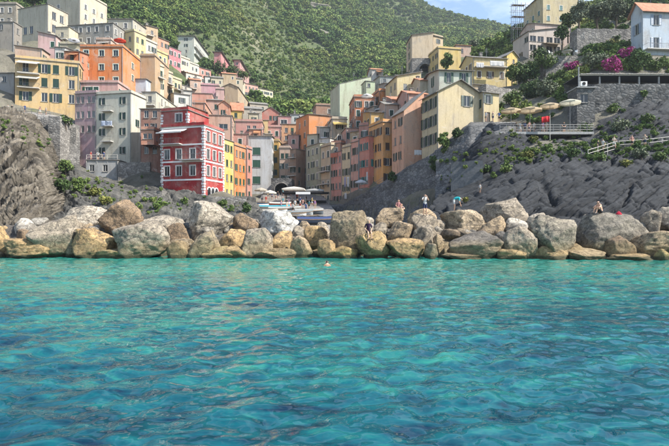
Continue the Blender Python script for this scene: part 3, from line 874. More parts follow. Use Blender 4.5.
house('modern white and green villa alone on the hillside', (0.50, 0.53, 0.47, 1), 178, 194, 36, 60, 232, 0, side=214, cols=[.5], scols=[.15, .4, .65, .88], srows=[43, 50, 56], balc=[(0, 1, 46.5, 'r'), (0, 1, 53.5, 'r')], depth=20, roof='flat', over=1.2, group=HS, name='villa')
house('raspberry pink villa on the hillside beside dark trees', (0.58, 0.22, 0.23, 1), 214, 221, 52, 72, 236, 0, side=236, cols=[], scols=[.3, .7], roof='hip', rise=1.5, depth=14, over=.8, group=HS, name='villa')
house('smaller pink villa with a deep eave further along the hillside', (0.58, 0.30, 0.28, 1), 234, 240, 60, 76, 246, 0, side=250, cols=[.5], roof='hip', rise=1.4, depth=12, over=1.0, group=HS, name='villa')

# smaller houses filling the gaps of the slope
for (x0, x1, yt, yb, Y, yaw, colr, rf, lab) in [
    (183, 192, 90, 106, 140, 20, PWHITE, 'shed_b', 'white cottage under the ivory house with the broken roofline'),
    (190, 201, 79, 94, 160, 25, BLUSH, 'gable_s', 'small blush cottage with slate roof left of the rosy pink house'),
    (211, 223, 77, 90, 182, 15, CREAM, 'gable_s', 'small cream cottage right under the dark trees'),
    (222, 236, 73, 86, 204, 15, TAN, 'gable_s', 'low tan cottage with a slate roof under the small pink villa'),
    (205, 213, 76, 88, 188, 20, PWHITE, 'shed_b', 'tiny white house behind the rosy pink house'),
    (218, 230, 105, 120, 127, 10, SALMON, 'gable_f', 'salmon cottage with a slate gable left of the mustard house'),
    (249, 259, 113, 126, 148, 12, CREAM, 'shed_b', 'ivory cottage right beside the clay tile roof'),
    (258, 268, 120, 136, 134, 10, YEL, 'flat', 'straw yellow slip of a house above the coral pink house'),
    (249, 262, 129, 146, 124, 6, SALMON, 'gable_s', 'peach cottage just above the plain white house'),
    (262, 272, 134, 150, 128, 6, CREAM, 'shed_b', 'cream lean-to right above the plain white house'),
    (297, 307, 126, 142, 150, 8, PWHITE, 'shed_b', 'whitewashed cottage at the bend of the valley'),
    (288, 299, 135, 152, 134, 6, PINK, 'flat', 'pink cottage at the bend of the valley'),
    (301, 313, 117, 134, 160, 10, GREYC, 'gable_s', 'grey cottage left of the bright orange wall'),
    (55, 69, 27, 48, 122, -4, CREAM, 'flat', 'cream house squeezed between the concrete house and the grey weathered house'),
    (55, 65, 47, 62, 109, 6, PWHITE, 'shed_b', 'small white room above the wide yellow house'),
    (64, 80, 51, 62, 107, 6, DORANGE, 'shed_b', 'rust-coloured annex left of the orange block'),
    (96, 111, 40, 49, 117, 0, BLUSH, 'flat', 'blush rooftop room on the orange block'),
    (146, 158, 25, 46, 152, 40, TAN, 'shed_b', 'tan house above the salmon house with the long eave'),
    (307, 318, 134, 148, 119, -20, CREAM, 'shed_b', 'cream terrace room above the grey-green tall house'),
    (319, 330, 138, 150, 112.5, -30, PWHITE, 'flat', 'white loggia room on the beige tall house'),
    (331, 341, 143, 156, 107.5, -30, SALMON, 'flat', 'coral room on the rose pink house'),
    (350, 360, 131, 146, 100.5, -30, TAN, 'shed_b', 'sand-coloured room above the pale rose house'),
    (359, 370, 125, 140, 97.5, -30, ROSE, 'flat', 'brick room above the brick red house'),
    (370, 384, 112, 128, 95.5, 10, OCHRE, 'shed_b', 'ochre top room above the orange corner house'),
    (385, 398, 104, 120, 96.5, 10, BLUSH, 'gable_s', 'blush terrace house left above the peach house'),
    (385, 398, 83, 100, 119, 10, GREYC, 'shed_b', 'grey house with a lean-to roof left of the pale yellow block'),
    (420, 431, 80, 96, 100, 10, CREAM, 'gable_s', 'cream cottage right of the pale yellow block'),
    (372, 383, 69, 82, 160, 10, PWHITE, 'gable_s', 'tiny white hillside house right of the mint wall'),
    (470, 487, 84, 98, 97, 12, TAN, 'shed_b', 'tan house on the lane below the laundry balcony house')]:
    house(lab, colr, x0, x1, yt, yb, Y, yaw, depth=6, roof=rf, rise=1.2, roofmat='tile_roof' if rf.startswith('gable') and x0 % 2 == 0 else 'slate_roof', group=HS, ww=.75, wh=1.2, ctrl=False)

# ---- right bank: the shaded street row, far end first
ST = 'houses along the right bank street'
house('grey-green tall house at the far end of the right bank row', (0.40, 0.42, 0.29, 1), 306, 320, 143, 194, 117, -61, cols=[.2, .5, .8], depth=8, shut=DGREEN, group=ST)
house('beige tall house with iron balconies in the right bank row', (0.62, 0.50, 0.33, 1), 320, 331, 145, 205, 111, -61, cols=[.3, .75], depth=8, shut=DGREEN, balc=[(.1, .9, 171, 'f'), (.1, .9, 184, 'f')], group=ST)
house('rose pink house with a coral roof terrace in the right bank row', (0.68, 0.30, 0.24, 1), 331, 342, 151, 205, 106.5, -61, cols=[.2, .5, .8], depth=8, shut=DGREEN, group=ST)
house('cream house hung with washing in the right bank row', (0.70, 0.57, 0.36, 1), 342, 351, 146, 201, 102.2, -61, cols=[.3, .75], depth=8, shut=DGREEN, group=ST)
house('pale rose house with green shutters in the right bank row', (0.68, 0.36, 0.28, 1), 351, 359, 141, 196, 98.9, -61, cols=[.3, .75], depth=8, shut=DGREEN, group=ST)
house('brick red house with teal shutters in the right bank row', (0.60, 0.20, 0.14, 1), 359, 369, 136, 189, 96.2, -61, cols=[.2, .5, .8], depth=8, shut=TEAL, group=ST)
house('orange corner house with a bright lit end in the right bank row', (0.74, 0.36, 0.11, 1), 383, 392, 122, 184, 90, 22, side=369, cols=[.5], scols=[.2, .5, .8], srows=[130, 146, 162], shut=BROWN, group=ST)
house('peach house with a sloping roof left of the yellow gable house', (0.72, 0.40, 0.26, 1), 404, 424, 110, 170, 84, 16, side=392, cols=[.85], rows=[119, 134], scols=[.28, .72], srows=[120, 138, 154], roof='shed_r', rise=3.4, shut=DGREEN, group=ST)
house('sandy yellow house with a wide gable end above the retaining wall', (0.62, 0.51, 0.31, 1), 437, 482, 91.5, 152, 78, 17, side=422, cols=[.66, .95], rows=[98.5], scols=[.15, .45, .78], srows=[101, 119, 137.5], roof='gable_f', rise=2.2, roofmat='slate_roof', shut=DGREEN, state='open', over=.45, surround=False, ww=1.05, wh=1.75, ext=3)
house('low yellow wing joined to the gable house', (0.60, 0.49, 0.27, 1), 482.5, 499, 92, 125, 79.5, 20, depth=7, cols=[.35], rows=[98.5], roof='shed_b', rise=1.6, shut=DGREEN, state='open', door=(.3, 1.1, 2.2), ext=3)
# behind the street row
UP = 'houses stacked above the right bank row'
house('tall bright orange house with a broad sunlit blank wall', (0.68, 0.26, 0.085, 1), 309, 346, 114, 188, 128, 22, side=296, cols=[], scols=[.3, .7], shut=DGREEN, roof='shed_b', rise=.8, group=UP)
house('brown house with a flat roof behind the bright orange wall', (0.36, 0.20, 0.13, 1), 316, 338, 105, 120, 150, 10, cols=[.6], shut=None, group=UP)
house('mint green house with a tall slanted blank wall', MINT, 339, 371, 84, 116, 134, 18, depth=8, cols=[], scols=[], roof='shed_r', rise=2.9, over=.1, group=UP)
house('little mint tower house with one window', (0.50, 0.57, 0.38, 1), 365.5, 375, 81, 96, 126, 12, depth=4, cols=[.35], rows=[85], shut=None, ww=.8, wh=1, group=UP, name='tower_house')
house('brick orange house with dark windows below the mint tower', (0.55, 0.19, 0.08, 1), 354, 375, 97, 140, 112, 6, depth=8, cols=[.2, .6, .85], rows=[104, 113, 124], shut=DGREEN, group=UP)
house('orange terrace block right of the mint tower', (0.66, 0.24, 0.07, 1), 379, 397, 91, 108, 112, 14, depth=7, cols=[], group=UP)
house('pale grey house behind the mint tower', (0.40, 0.41, 0.38, 1), 380, 397, 76, 92, 140, 8, cols=[.25], rows=[81], shut=GREY, roof='shed_b', rise=1.0, group=UP)
house('white-walled terrace house right of the bright orange wall', (0.58, 0.54, 0.48, 1), 320, 335, 127, 150, 117, 10, depth=6, cols=[.5], shut=DGREEN, roof='shed_b', rise=1.3, group=UP)
house('cream terrace house with a yellow awning above the rose pink house', (0.56, 0.46, 0.34, 1), 332, 347, 119, 156, 113, 8, depth=6, cols=[.5], shut=DGREEN, awning=[(.05, .95, 122, (0.70, 0.50, 0.16, 1))], group=UP)
house('shell pink terrace house above the cream house', (0.60, 0.33, 0.26, 1), 346, 358, 128, 156, 107, 8, depth=6, cols=[.4, .8], shut=DGREEN, group=UP)
house('grey plastered house between brick orange house and peach house', (0.33, 0.31, 0.28, 1), 374, 394, 106, 140, 102, 10, depth=7, cols=[.25, .6, .85], shut=DGREEN, roof='shed_b', rise=.8, group=UP)
house('dusky rose house under the pale yellow block', (0.46, 0.27, 0.22, 1), 392, 410, 99, 124, 98, 12, depth=7, cols=[.3, .75], shut=DGREEN, roof='gable_s', rise=1.4, roofmat='tile_roof', group=UP)
house('small red-tiled rose house beside the peach house roof', (0.55, 0.30, 0.24, 1), 408, 427, 93, 112, 92, 12, depth=6, cols=[.4], shut=DGREEN, roof='gable_s', rise=1.2, roofmat='tile_roof', group=UP)
house('pale yellow block with one shuttered window', (0.66, 0.55, 0.30, 1), 397, 421, 76, 106, 104, 12, depth=8, cols=[.34, .86], rows=[86.5], shut=GREY, state='closed', roof='shed_r', rise=1.2, surround=False, group=UP)
house('mint cream house with green shutters behind the gable house', (0.54, 0.57, 0.47, 1), 439, 472, 70, 100, 93, 6, side=420, cols=[.3, .75], rows=[77], scols=[.3, .7], srows=[76], roof='gable_s', rise=1.2, shut=GREEN, state='open', over=.5, wh=1.9, group=UP)
house('beige tower house with a loggia rising over the valley', (0.60, 0.48, 0.33, 1), 412, 433, 35, 70, 150, 4, depth=8, cols=[.3], rows=[38], shut=None, roof='shed_r', rise=1.0, ww=2.4, wh=2.2, surround=False, group=UP, name='tower_house')
house('tan wing with shuttered windows joined to the tower house', (0.52, 0.41, 0.27, 1), 433.3, 443, 35.5, 70, 151, 30, depth=8, cols=[.5], rows=[40, 51], shut=DGREEN, over=.6, group=UP)
house('golden yellow house wall behind the tower house', (0.66, 0.48, 0.16, 1), 438, 461, 48, 74, 140, 12, depth=7, cols=[], group=UP)
house('little pink-roofed house on the hillside right of the tower', (0.55, 0.38, 0.30, 1), 456, 471, 45, 56, 165, 8, depth=7, cols=[.4], roof='hip', rise=.8, roofmat='tile_roof', group=UP)
house('yellow house with a laundry balcony on the right slope', (0.64, 0.50, 0.22, 1), 473, 507, 57, 88, 108, 8, side=None, depth=7, cols=[.18, .5, .85], rows=[74], roof='gable_s', rise=1.4, shut=BROWN, balc=[(.05, .97, 67, 'f')], group=UP)
house('sunny yellow gable house end beside the laundry balcony', (0.70, 0.52, 0.16, 1), 507, 518, 55, 84, 109, 26, depth=8, cols=[.6], rows=[60], roof='gable_f', rise=1.2, shut=None, ww=.6, wh=.9, group=UP)
house('tall cream house behind the scaffolding on the skyline', (0.60, 0.50, 0.30, 1), 543, 579, -6, 28, 142, 6, side=524, depth=10, cols=[.15, .5, .85], rows=[7, 18], scols=[.2, .5, .8], srows=[10, 20], roof='hip', rise=2.0, shut=TEAL, state='closed', over=.5, group='houses on the right hill')
house('low pink-white house with an awning among shrubs on the right hill', (0.58, 0.50, 0.44, 1), 529, 562, 31, 56, 120, 12, depth=7, cols=[.12, .35, .62, .85], rows=[38, 47], roof='shed_r', rise=1.6, shut=None, awning=[(.4, .9, 41, (0.38, 0.31, 0.22, 1))], ww=1.7, group='houses on the right hill')
house('pale pink house half behind shrubs below the skyline house', (0.55, 0.42, 0.36, 1), 535, 571, 23, 42, 128, 10, depth=7, cols=[.25, .55], rows=[33], roof='gable_s', rise=1.2, shut=DGREEN, group='houses on the right hill')
house('pale blue house with terracotta roof at the right edge', (0.50, 0.57, 0.64, 1), 643, 690, 9, 56, 92, 6, side=631, cols=[.28, .75], rows=[19, 42], scols=[.5], srows=[26], roof='gable_s', rise=1.9, roofmat='tile_roof', shut=(0.28, 0.34, 0.42, 1), state='open', balc=[(.02, .95, 50, 'f')], over=.5, wh=2.0, ww=1.1, group='houses on the right hill')

# ---------------------------------------------------------------- terrain
def cp(*pts):
    for (px, py, Y) in pts:
        p = at(px, py, Y)
        CTRL.append((p.x, p.y, p.z))
# wooded hills (photo column, row, depth)
cp((-260, 40, 200), (-150, 0, 230), (-40, -10, 220), (20, -20, 250), (60, -18, 260), (110, 8, 230), (130, -25, 330), (160, 25, 235), (200, 30, 270), (220, -20, 400), (235, 55, 280), (260, 40, 330), (300, 70, 330), (300, 95, 275),
   (330, 106, 262), (360, 90, 290), (400, 75, 320), (350, 40, 430), (320, -15, 540), (400, 20, 560), (375, -24, 630), (402, -10, 640), (425, 4, 640), (450, 17, 640), (480, 34, 640), (505, 47, 640), (525, 56, 640), (560, 52, 640), (640, 66, 640), (760, 60, 640),
   (430, 60, 380), (460, 55, 330), (490, 50, 360), (520, 45, 420), (600, 50, 380), (150, -60, 520), (0, -60, 420), (-200, -40, 420), (280, 5, 430), (380, 55, 380))
for (px, Y, z) in ((425, 760, 250), (520, 760, 220), (640, 760, 190), (250, 700, 330), (100, 640, 330), (-100, 600, 300), (800, 700, 180)):
    CTRL.append(((px - CX) / F * Y, Y, z))
# right hill behind the gable house, up to the olive terrace
cp((470, 118, 82), (500, 108, 86), (530, 100, 90), (555, 92, 92), (520, 84, 100), (545, 70, 106), (560, 58, 112), (590, 68, 84), (640, 68, 86), (700, 68, 86), (600, 50, 96), (630, 52, 98), (590, 38, 110), (620, 30, 112), (680, 55, 100), (600, 22, 122), (640, 12, 126),
   (560, 30, 134), (520, 38, 150), (500, 52, 150), (690, 0, 140), (760, 20, 130), (640, 0, 170), (580, 10, 190), (540, 24, 200), (700, -5, 200), (800, 30, 100), (800, 70, 80))
# feet of right cliff and harbour ground
cp((512, 138, 72), (560, 138, 74), (600, 124, 73), (660, 126, 72), (760, 126, 72), (520, 160, 64), (600, 152, 64), (680, 152, 63), (480, 224, 56), (560, 226, 53), (640, 226, 52), (760, 226, 52))
cp((330, 224, 60), (360, 223, 60), (300, 221, 62), (270, 219, 62), (250, 219, 64), (300, 214, 78), (320, 213, 84), (275, 210, 84), (255, 208, 86), (290, 203, 98), (310, 202, 100), (265, 201, 100), (255, 201, 104), (280, 195, 116), (297, 195, 114), (288, 193, 121),
   (345, 221, 80), (380, 223, 70), (420, 223, 60), (440, 224, 58))
cp((325, 223, 100), (345, 225, 91), (370, 226, 82), (400, 227, 74), (437, 228, 67), (455, 226, 63), (385, 226, 78), (418, 227, 70))
# left bank: below the cliffs
cp((-40, 128, 85), (0, 128, 88), (30, 135, 92), (60, 168, 88), (60, 205, 70), (100, 205, 72), (130, 208, 74), (170, 205, 77), (210, 203, 77), (235, 203, 84), (60, 230, 55), (120, 230, 55), (180, 228, 56), (220, 224, 60), (0, 230, 52), (-120, 150, 80), (-150, 230, 50), (245, 204, 92))
CT = np.array(CTRL, float)
# merge near-coincident points
keep = []
for i, p in enumerate(CT):
    if all(np.hypot(*(p[:2] - CT[j, :2])) > 1.6 for j in keep): keep.append(i)
CT = CT[keep]
Xc = CT[:, :2]
dm = np.sqrt(((Xc[:, None] - Xc[None]) ** 2).sum(-1) + 25.0)
n_ = len(CT)
Am = np.zeros((n_ + 3, n_ + 3))
Am[:n_, :n_] = dm + np.eye(n_) * -0.8
Am[:n_, n_] = 1; Am[:n_, n_ + 1:] = Xc
Am[n_, :n_] = 1; Am[n_ + 1:, :n_] = Xc.T
sol = np.linalg.solve(Am, np.concatenate([CT[:, 2], [0, 0, 0]]))

QY, QR = [56, 62, 80, 98, 116, 124], [232, 223, 212, 201.5, 193.5, 190]
def qz(Y):
    return zat(float(np.interp(Y, QY, QR)), Y)

def height(x, y):
    x, y = np.asarray(x, float).ravel(), np.asarray(y, float).ravel()
    out = np.zeros(len(x))
    for s in range(0, len(x), 20000):
        q = np.stack([x[s:s + 20000], y[s:s + 20000]], 1)
        d = np.sqrt(((q[:, None] - Xc[None]) ** 2).sum(-1) + 25.0)
        out[s:s + 20000] = d @ sol[:n_] + sol[n_] + q @ sol[n_ + 1:]
    farf = np.clip((y - 170) / 200, 0, 1)
    out += farf * 7 * fbm(np.stack([x * .012, y * .012, 0 * x], 1), 5, 4) + np.clip((y - 60) / 60, 0, 1) * .5 * fbm(np.stack([x * .25, y * .25, 0 * x], 1), 9, 3)
    pxx = x / y * F + CX                      # the quay is dug flat between the two banks
    lo, hi = np.interp(y, [56, 124], [232, 246]), np.interp(y, [56, 124], [362, 332])
    lim = EYE + (CY - np.interp(y, QY, QR)) / F * y - .5 + np.clip(np.maximum(lo - pxx, pxx - hi), 0, 50) * .9 + np.clip(y - 124, 0, 99) * 2
    out = np.where((y < 140) & (y > 52), np.minimum(out, lim), out)
    yw = np.interp(pxx, [316, 345, 370, 400, 437, 458], [102, 94, 85, 77, 70, 66])      # low ground at the foot of the retaining wall
    out = np.where((pxx > 318) & (pxx < 460) & (y < yw + 1.5), np.minimum(out, 2.0 + np.clip(y - 84, 0, 40) * .12), out)
    return out

rows_ = np.concatenate([np.linspace(50, 135, 170), np.linspace(136, 300, 130), np.linspace(304, 780, 120)])
tt = np.linspace(-1.25, 1.25, 330)
TY, TT = np.meshgrid(rows_, tt, indexing='ij')
TX = TT * TY
TZ = height(TX, TY)
ter = link('hillside', np_mesh('hillside', np.stack([TX.ravel(), TY.ravel(), TZ], 1), grid_quads(len(rows_), len(tt)), M['terrain']))
tag(ter, 'green terraced hillside rising steeply behind the village', 'hillside', kind='structure')

def hz(x, y):
    return float(height([x], [y])[0])

# ---- lofted rock faces: rows of (column, row, depth), first row at the foot
def loft(name, rows, nu, nv, mat, amp, freq, seed, bed=(0, 0, 1), bedamp=0.0, bedfreq=1.0, smooth=True, fine=0.12):
    us = np.linspace(0, 1, nu)
    P = []
    for r_ in rows:
        q = np.array([tuple(at(*p)) for p in r_])
        d = np.concatenate([[0], np.cumsum(np.abs(np.diff([p[0] for p in r_])) + 1e-3)])
        d /= d[-1]
        P.append(np.stack([np.interp(us, d, q[:, k]) for k in range(3)], 1))
    P = np.array(P)
    vk = np.linspace(0, 1, len(rows))
    vs = np.linspace(0, 1, nv)
    G = np.zeros((nv, nu, 3))
    for k in range(3):
        for i in range(nu):
            G[:, i, k] = np.interp(vs, vk, P[:, i, k])
    for _ in range(2):                                   # soften the control polygon
        G[1:-1] = G[1:-1] * .5 + (G[:-2] + G[2:]) * .25
        G[:, 1:-1] = G[:, 1:-1] * .5 + (G[:, :-2] + G[:, 2:]) * .25
    du = np.gradient(G, axis=1); dv = np.gradient(G, axis=0)
    N = np.cross(du, dv)
    N /= np.linalg.norm(N, axis=2, keepdims=True) + 1e-9
    V, Nf = G.reshape(-1, 3), N.reshape(-1, 3)
    b = np.array(bed, float); b /= np.linalg.norm(b)
    # coordinates along the bedding: compressed in the bed plane, fine across it
    across = V @ b
    inpl = V - across[:, None] * b
    q = inpl * freq * .45 + np.outer(across * freq * 2.2, b)
    disp = amp * fbm(q, seed, 5, .55) + amp * .5 * fbm(V * freq * .6, seed + 3, 3, .5, True)
    if bedamp:
        e1 = np.cross(b, [0.0, 1.0, 0.0]); e1 /= np.linalg.norm(e1)
        e2 = np.cross(b, e1)
        wv = fbm(V * .10, seed + 7, 3)
        for kf, ka in ((1.0, 1.0), (2.9, .55), (7.0, .26)):
            s = across * bedfreq * kf + 1.1 * wv + .2 * fbm(V * .6, seed + 9, 2)
            lay = np.floor(s)
            u1 = (inpl @ e1) * bedfreq * kf * .10 + 3.7 * _hash(lay, lay * 0, lay * 0, seed) + .4 * wv
            u2 = (inpl @ e2) * bedfreq * kf * .12 + 5.1 * _hash(lay, lay * 0, lay * 0 + 1, seed)
            g1, g2 = np.floor(u1), np.floor(u2)
            hsh = _hash(lay, g1, g2, seed + 4)
            fr_ = s - lay
            disp += bedamp * ka * ((hsh - .5) * .8 + .45 * (fr_ - .5))
            for q, wd in ((fr_, .07), (u1 - g1, .022), (u2 - g2, .022)):        # open joints between the beds and blocks
                dd = np.minimum(q, 1 - q) / wd
                disp -= bedamp * ka * .7 * np.exp(-dd * dd)
    disp += fine * fbm(V * 1.9, seed + 5, 4, .6)
    edge = np.ones((nv, nu)); edge[0] = edge[-1] = .3
    V = V + Nf * (disp * edge.ravel())[:, None]
    return link(name, np_mesh(name, V, grid_quads(nv, nu), mat, smooth))

lc = loft('cliff', [[(-150, 236, 48), (-20, 234, 46), (20, 232, 46), (45, 230, 47), (58, 229, 50), (66, 228, 54)],
                    [(-150, 205, 52), (-20, 208, 49), (20, 210, 49), (44, 214, 50), (56, 214, 54), (66, 215, 60)],
                    [(-150, 165, 60), (-20, 165, 58), (18, 168, 58), (40, 172, 58), (50, 178, 62), (60, 190, 70)],
                    [(-150, 125, 68), (-20, 126, 68), (12, 126, 69), (32, 140, 68), (46, 156, 72), (56, 172, 80)],
                    [(-150, 108, 74), (-20, 112, 76), (6, 116, 78), (22, 122, 78), (40, 136, 82), (54, 158, 88)],
                    [(-150, 104, 92), (-20, 110, 94), (10, 112, 95), (30, 118, 95), (48, 130, 95), (60, 150, 95)]],
          230, 280, M['cliff_left'], .9, .2, 21, bed=(.88, -.15, .42), bedamp=1.1, bedfreq=.6, fine=.3, smooth=False)
tag(lc, 'pale layered cliff falling to the boulders on the left', 'cliff', kind='structure')
bk = loft('rocky_bank', [[(50, 236, 48), (110, 236, 48), (180, 234, 50), (235, 232, 54), (270, 228, 58)],
                         [(50, 216, 56), (80, 212, 58), (110, 218, 56), (160, 220, 58), (200, 219, 62), (240, 216, 66), (270, 216, 66)],
                         [(50, 195, 70), (80, 186, 68), (104, 190, 68), (140, 200, 70), (170, 206, 72), (210, 208, 72), (240, 207, 76), (262, 210, 76)],
                         [(52, 172, 84), (76, 170, 85), (95, 178, 84), (120, 190, 82), (150, 194, 80), (180, 198, 78), (210, 200, 78), (238, 201, 84), (255, 203, 88)],
                         [(52, 166, 90), (76, 166, 96), (95, 176, 95), (120, 180, 92), (150, 186, 90), (180, 194, 86), (210, 196, 86), (238, 199, 92), (255, 200, 96)]],
          230, 130, M['bank'], .9, .3, 33, bed=(.3, .1, .9), bedamp=.8, bedfreq=.5, fine=.25, smooth=False)
tag(bk, 'rough dark rocky bank below the houses', 'rock bank', kind='structure')
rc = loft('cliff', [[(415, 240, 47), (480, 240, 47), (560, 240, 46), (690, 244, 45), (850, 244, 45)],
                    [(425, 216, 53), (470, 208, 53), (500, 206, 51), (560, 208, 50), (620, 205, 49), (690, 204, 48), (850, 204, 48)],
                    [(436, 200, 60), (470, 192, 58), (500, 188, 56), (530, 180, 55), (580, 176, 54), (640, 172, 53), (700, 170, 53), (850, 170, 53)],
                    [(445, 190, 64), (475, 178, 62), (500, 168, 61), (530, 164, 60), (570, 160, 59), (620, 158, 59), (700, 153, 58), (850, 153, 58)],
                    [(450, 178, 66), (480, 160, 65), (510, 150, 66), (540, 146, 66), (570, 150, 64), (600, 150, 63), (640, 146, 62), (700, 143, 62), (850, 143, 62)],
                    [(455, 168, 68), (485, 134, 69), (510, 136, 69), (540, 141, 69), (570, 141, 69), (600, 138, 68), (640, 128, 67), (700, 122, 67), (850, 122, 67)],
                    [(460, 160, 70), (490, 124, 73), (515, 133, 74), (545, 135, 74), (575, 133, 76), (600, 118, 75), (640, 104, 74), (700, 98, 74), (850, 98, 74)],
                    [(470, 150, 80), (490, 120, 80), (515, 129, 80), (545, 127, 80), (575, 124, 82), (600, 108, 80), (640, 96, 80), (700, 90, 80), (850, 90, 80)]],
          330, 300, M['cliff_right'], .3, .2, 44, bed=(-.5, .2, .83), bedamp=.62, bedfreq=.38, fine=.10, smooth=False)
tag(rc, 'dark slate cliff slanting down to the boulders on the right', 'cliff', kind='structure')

# ---------------------------------------------------------------- retaining walls and stone works
w1 = loft('retaining_wall', [[(316, 222, 102), (345, 226, 94), (370, 228, 85), (400, 230, 77), (437, 232, 70), (458, 232, 66)],
                             [(318, 206, 105), (345, 205, 97), (370, 191, 89), (383, 183, 86.5), (404, 171, 82), (437, 152, 76.2), (458, 150, 72)],
                             [(318, 206, 108), (345, 204, 102), (370, 189, 94), (383, 182, 90), (404, 170, 86), (437, 151, 80), (458, 150, 76)]],
          120, 46, M['masonry_dark'], .35, .5, 51, fine=.12)
tag(w1, 'high shaded stone retaining wall under the right bank houses', 'wall', kind='thing')
w2 = loft('retaining_wall', [[(436, 215, 66), (470, 205, 62), (516, 168, 64)], [(436, 152, 76), (470, 125, 73.5), (516, 124, 71)], [(436, 150, 79), (470, 123, 79), (516, 123, 78)]],
          70, 50, M['masonry_dark'], .4, .5, 57, fine=.14)
tag(w2, 'dark stone wall below the yellow gable house terrace', 'wall', kind='thing')
w3 = loft('retaining_wall', [[(-40, 138, 96), (20, 136, 96), (50, 150, 96), (80, 172, 95)], [(-40, 112, 97), (20, 112.5, 97), (52, 116, 97.5), (80, 124, 98)], [(-40, 112, 104), (20, 112, 104), (52, 114, 104), (80, 122, 104)]],
          70, 30, M['masonry'], .3, .5, 61, fine=.15)
tag(w3, 'weathered stone wall along the top of the left cliff', 'wall', kind='thing')

def block(name, label, cat, x0, x1, yt, yb, Y, depth, mat, yaw=0.0, ext=3.0, color=None, group=None):
    A = at(x0, yb, Y)
    th = R(yaw)
    t1 = (x1 - CX) / F
    W = (t1 * A.y - A.x) / (math.cos(th) - t1 * math.sin(th))
    H = zat(yt, Y) - A.z
    n = max(2, int(W / .8)); m = max(2, int((H + ext) / .8))
    b = MB()
    rnd = random.Random(label)
    for j in range(m + 1):
        for i in range(n + 1):
            edge = i in (0, n) or j in (0, m)
            b.v.append((W * i / n, (0 if edge else rnd.uniform(-.07, .07)), -ext + (H + ext) * j / m + (0 if j < m else rnd.uniform(-.12, .08))))
    k = n + 1
    for j in range(m):
        for i in range(n):
            b.f.append((j * k + i, j * k + i + 1, (j + 1) * k + i + 1, (j + 1) * k + i)); b.m.append(0)
    top = [m * k + i for i in range(k)]
    base = len(b.v)
    b.v += [(b.v[i][0], depth, b.v[i][2]) for i in top]
    for i in range(n):
        b.f.append((top[i], top[i + 1], base + i + 1, base + i)); b.m.append(0)
    b.add([(0, 0, -ext), (0, depth, -ext), (0, depth, H), (0, 0, H)], ((0, 3, 2, 1),))
    b.add([(W, 0, -ext), (W, depth, -ext), (W, depth, H), (W, 0, H)], ((0, 1, 2, 3),))
    b.add([(0, depth, -ext), (W, depth, -ext), (W, depth, H), (0, depth, H)], ((0, 3, 2, 1),))
    o = b.build(name, mat, None, A, (0, 0, th), color)
    tag(o, label, cat, group, 'thing')
    o['_w'] = W; o['_h'] = H
    return o

block('stone_wall', 'stone wall corner below the cream house', 'wall', 118, 150, 162, 196, 90, 4, M['masonry'], 4)
block('concrete_wall', 'plain grey concrete wall patched into the right cliff', 'wall', 451, 483, 161, 196, 61, 3, M['panel'], -14)
block('stone_wall', 'broad stone wall carrying the pergola on the right', 'wall', 594, 700, 84, 128, 75.5, 3, M['masonry_dark'], -2)
block('stone_wall', 'stone retaining wall under the olive trees', 'wall', 577, 634, 28, 50, 103, 3, M['masonry'], 2)
block('stone_wall', 'overgrown terrace wall with garden chairs above it', 'wall', 546, 578, 55, 74, 98, 2.5, M['masonry'], 4)
block('garden_wall', 'low stone wall sloping beside the laundry balcony house', 'wall', 486, 512, 84, 96, 92, 2, M['masonry'], 30)
block('stone_wall', 'pale harbour wall at the foot of the red house', 'wall', 176, 246, 196.5, 210, 80.5, 2.0, M['masonry'], 8)
block('harbour_wall', 'dark harbour mole wall behind the boulders', 'wall', 296, 345, 216, 230, 64, 2.5, M['masonry_dark'], -6)
block('stone_pier', 'stone stair pier ending the left cliff wall', 'wall', 48, 60, 116, 150, 93, 4, M['masonry'], 0)

block('stone_wall', 'rough stone wall on the bank left of the red house', 'wall', 120, 162, 190, 206, 74.5, 3, M['masonry'], 5)

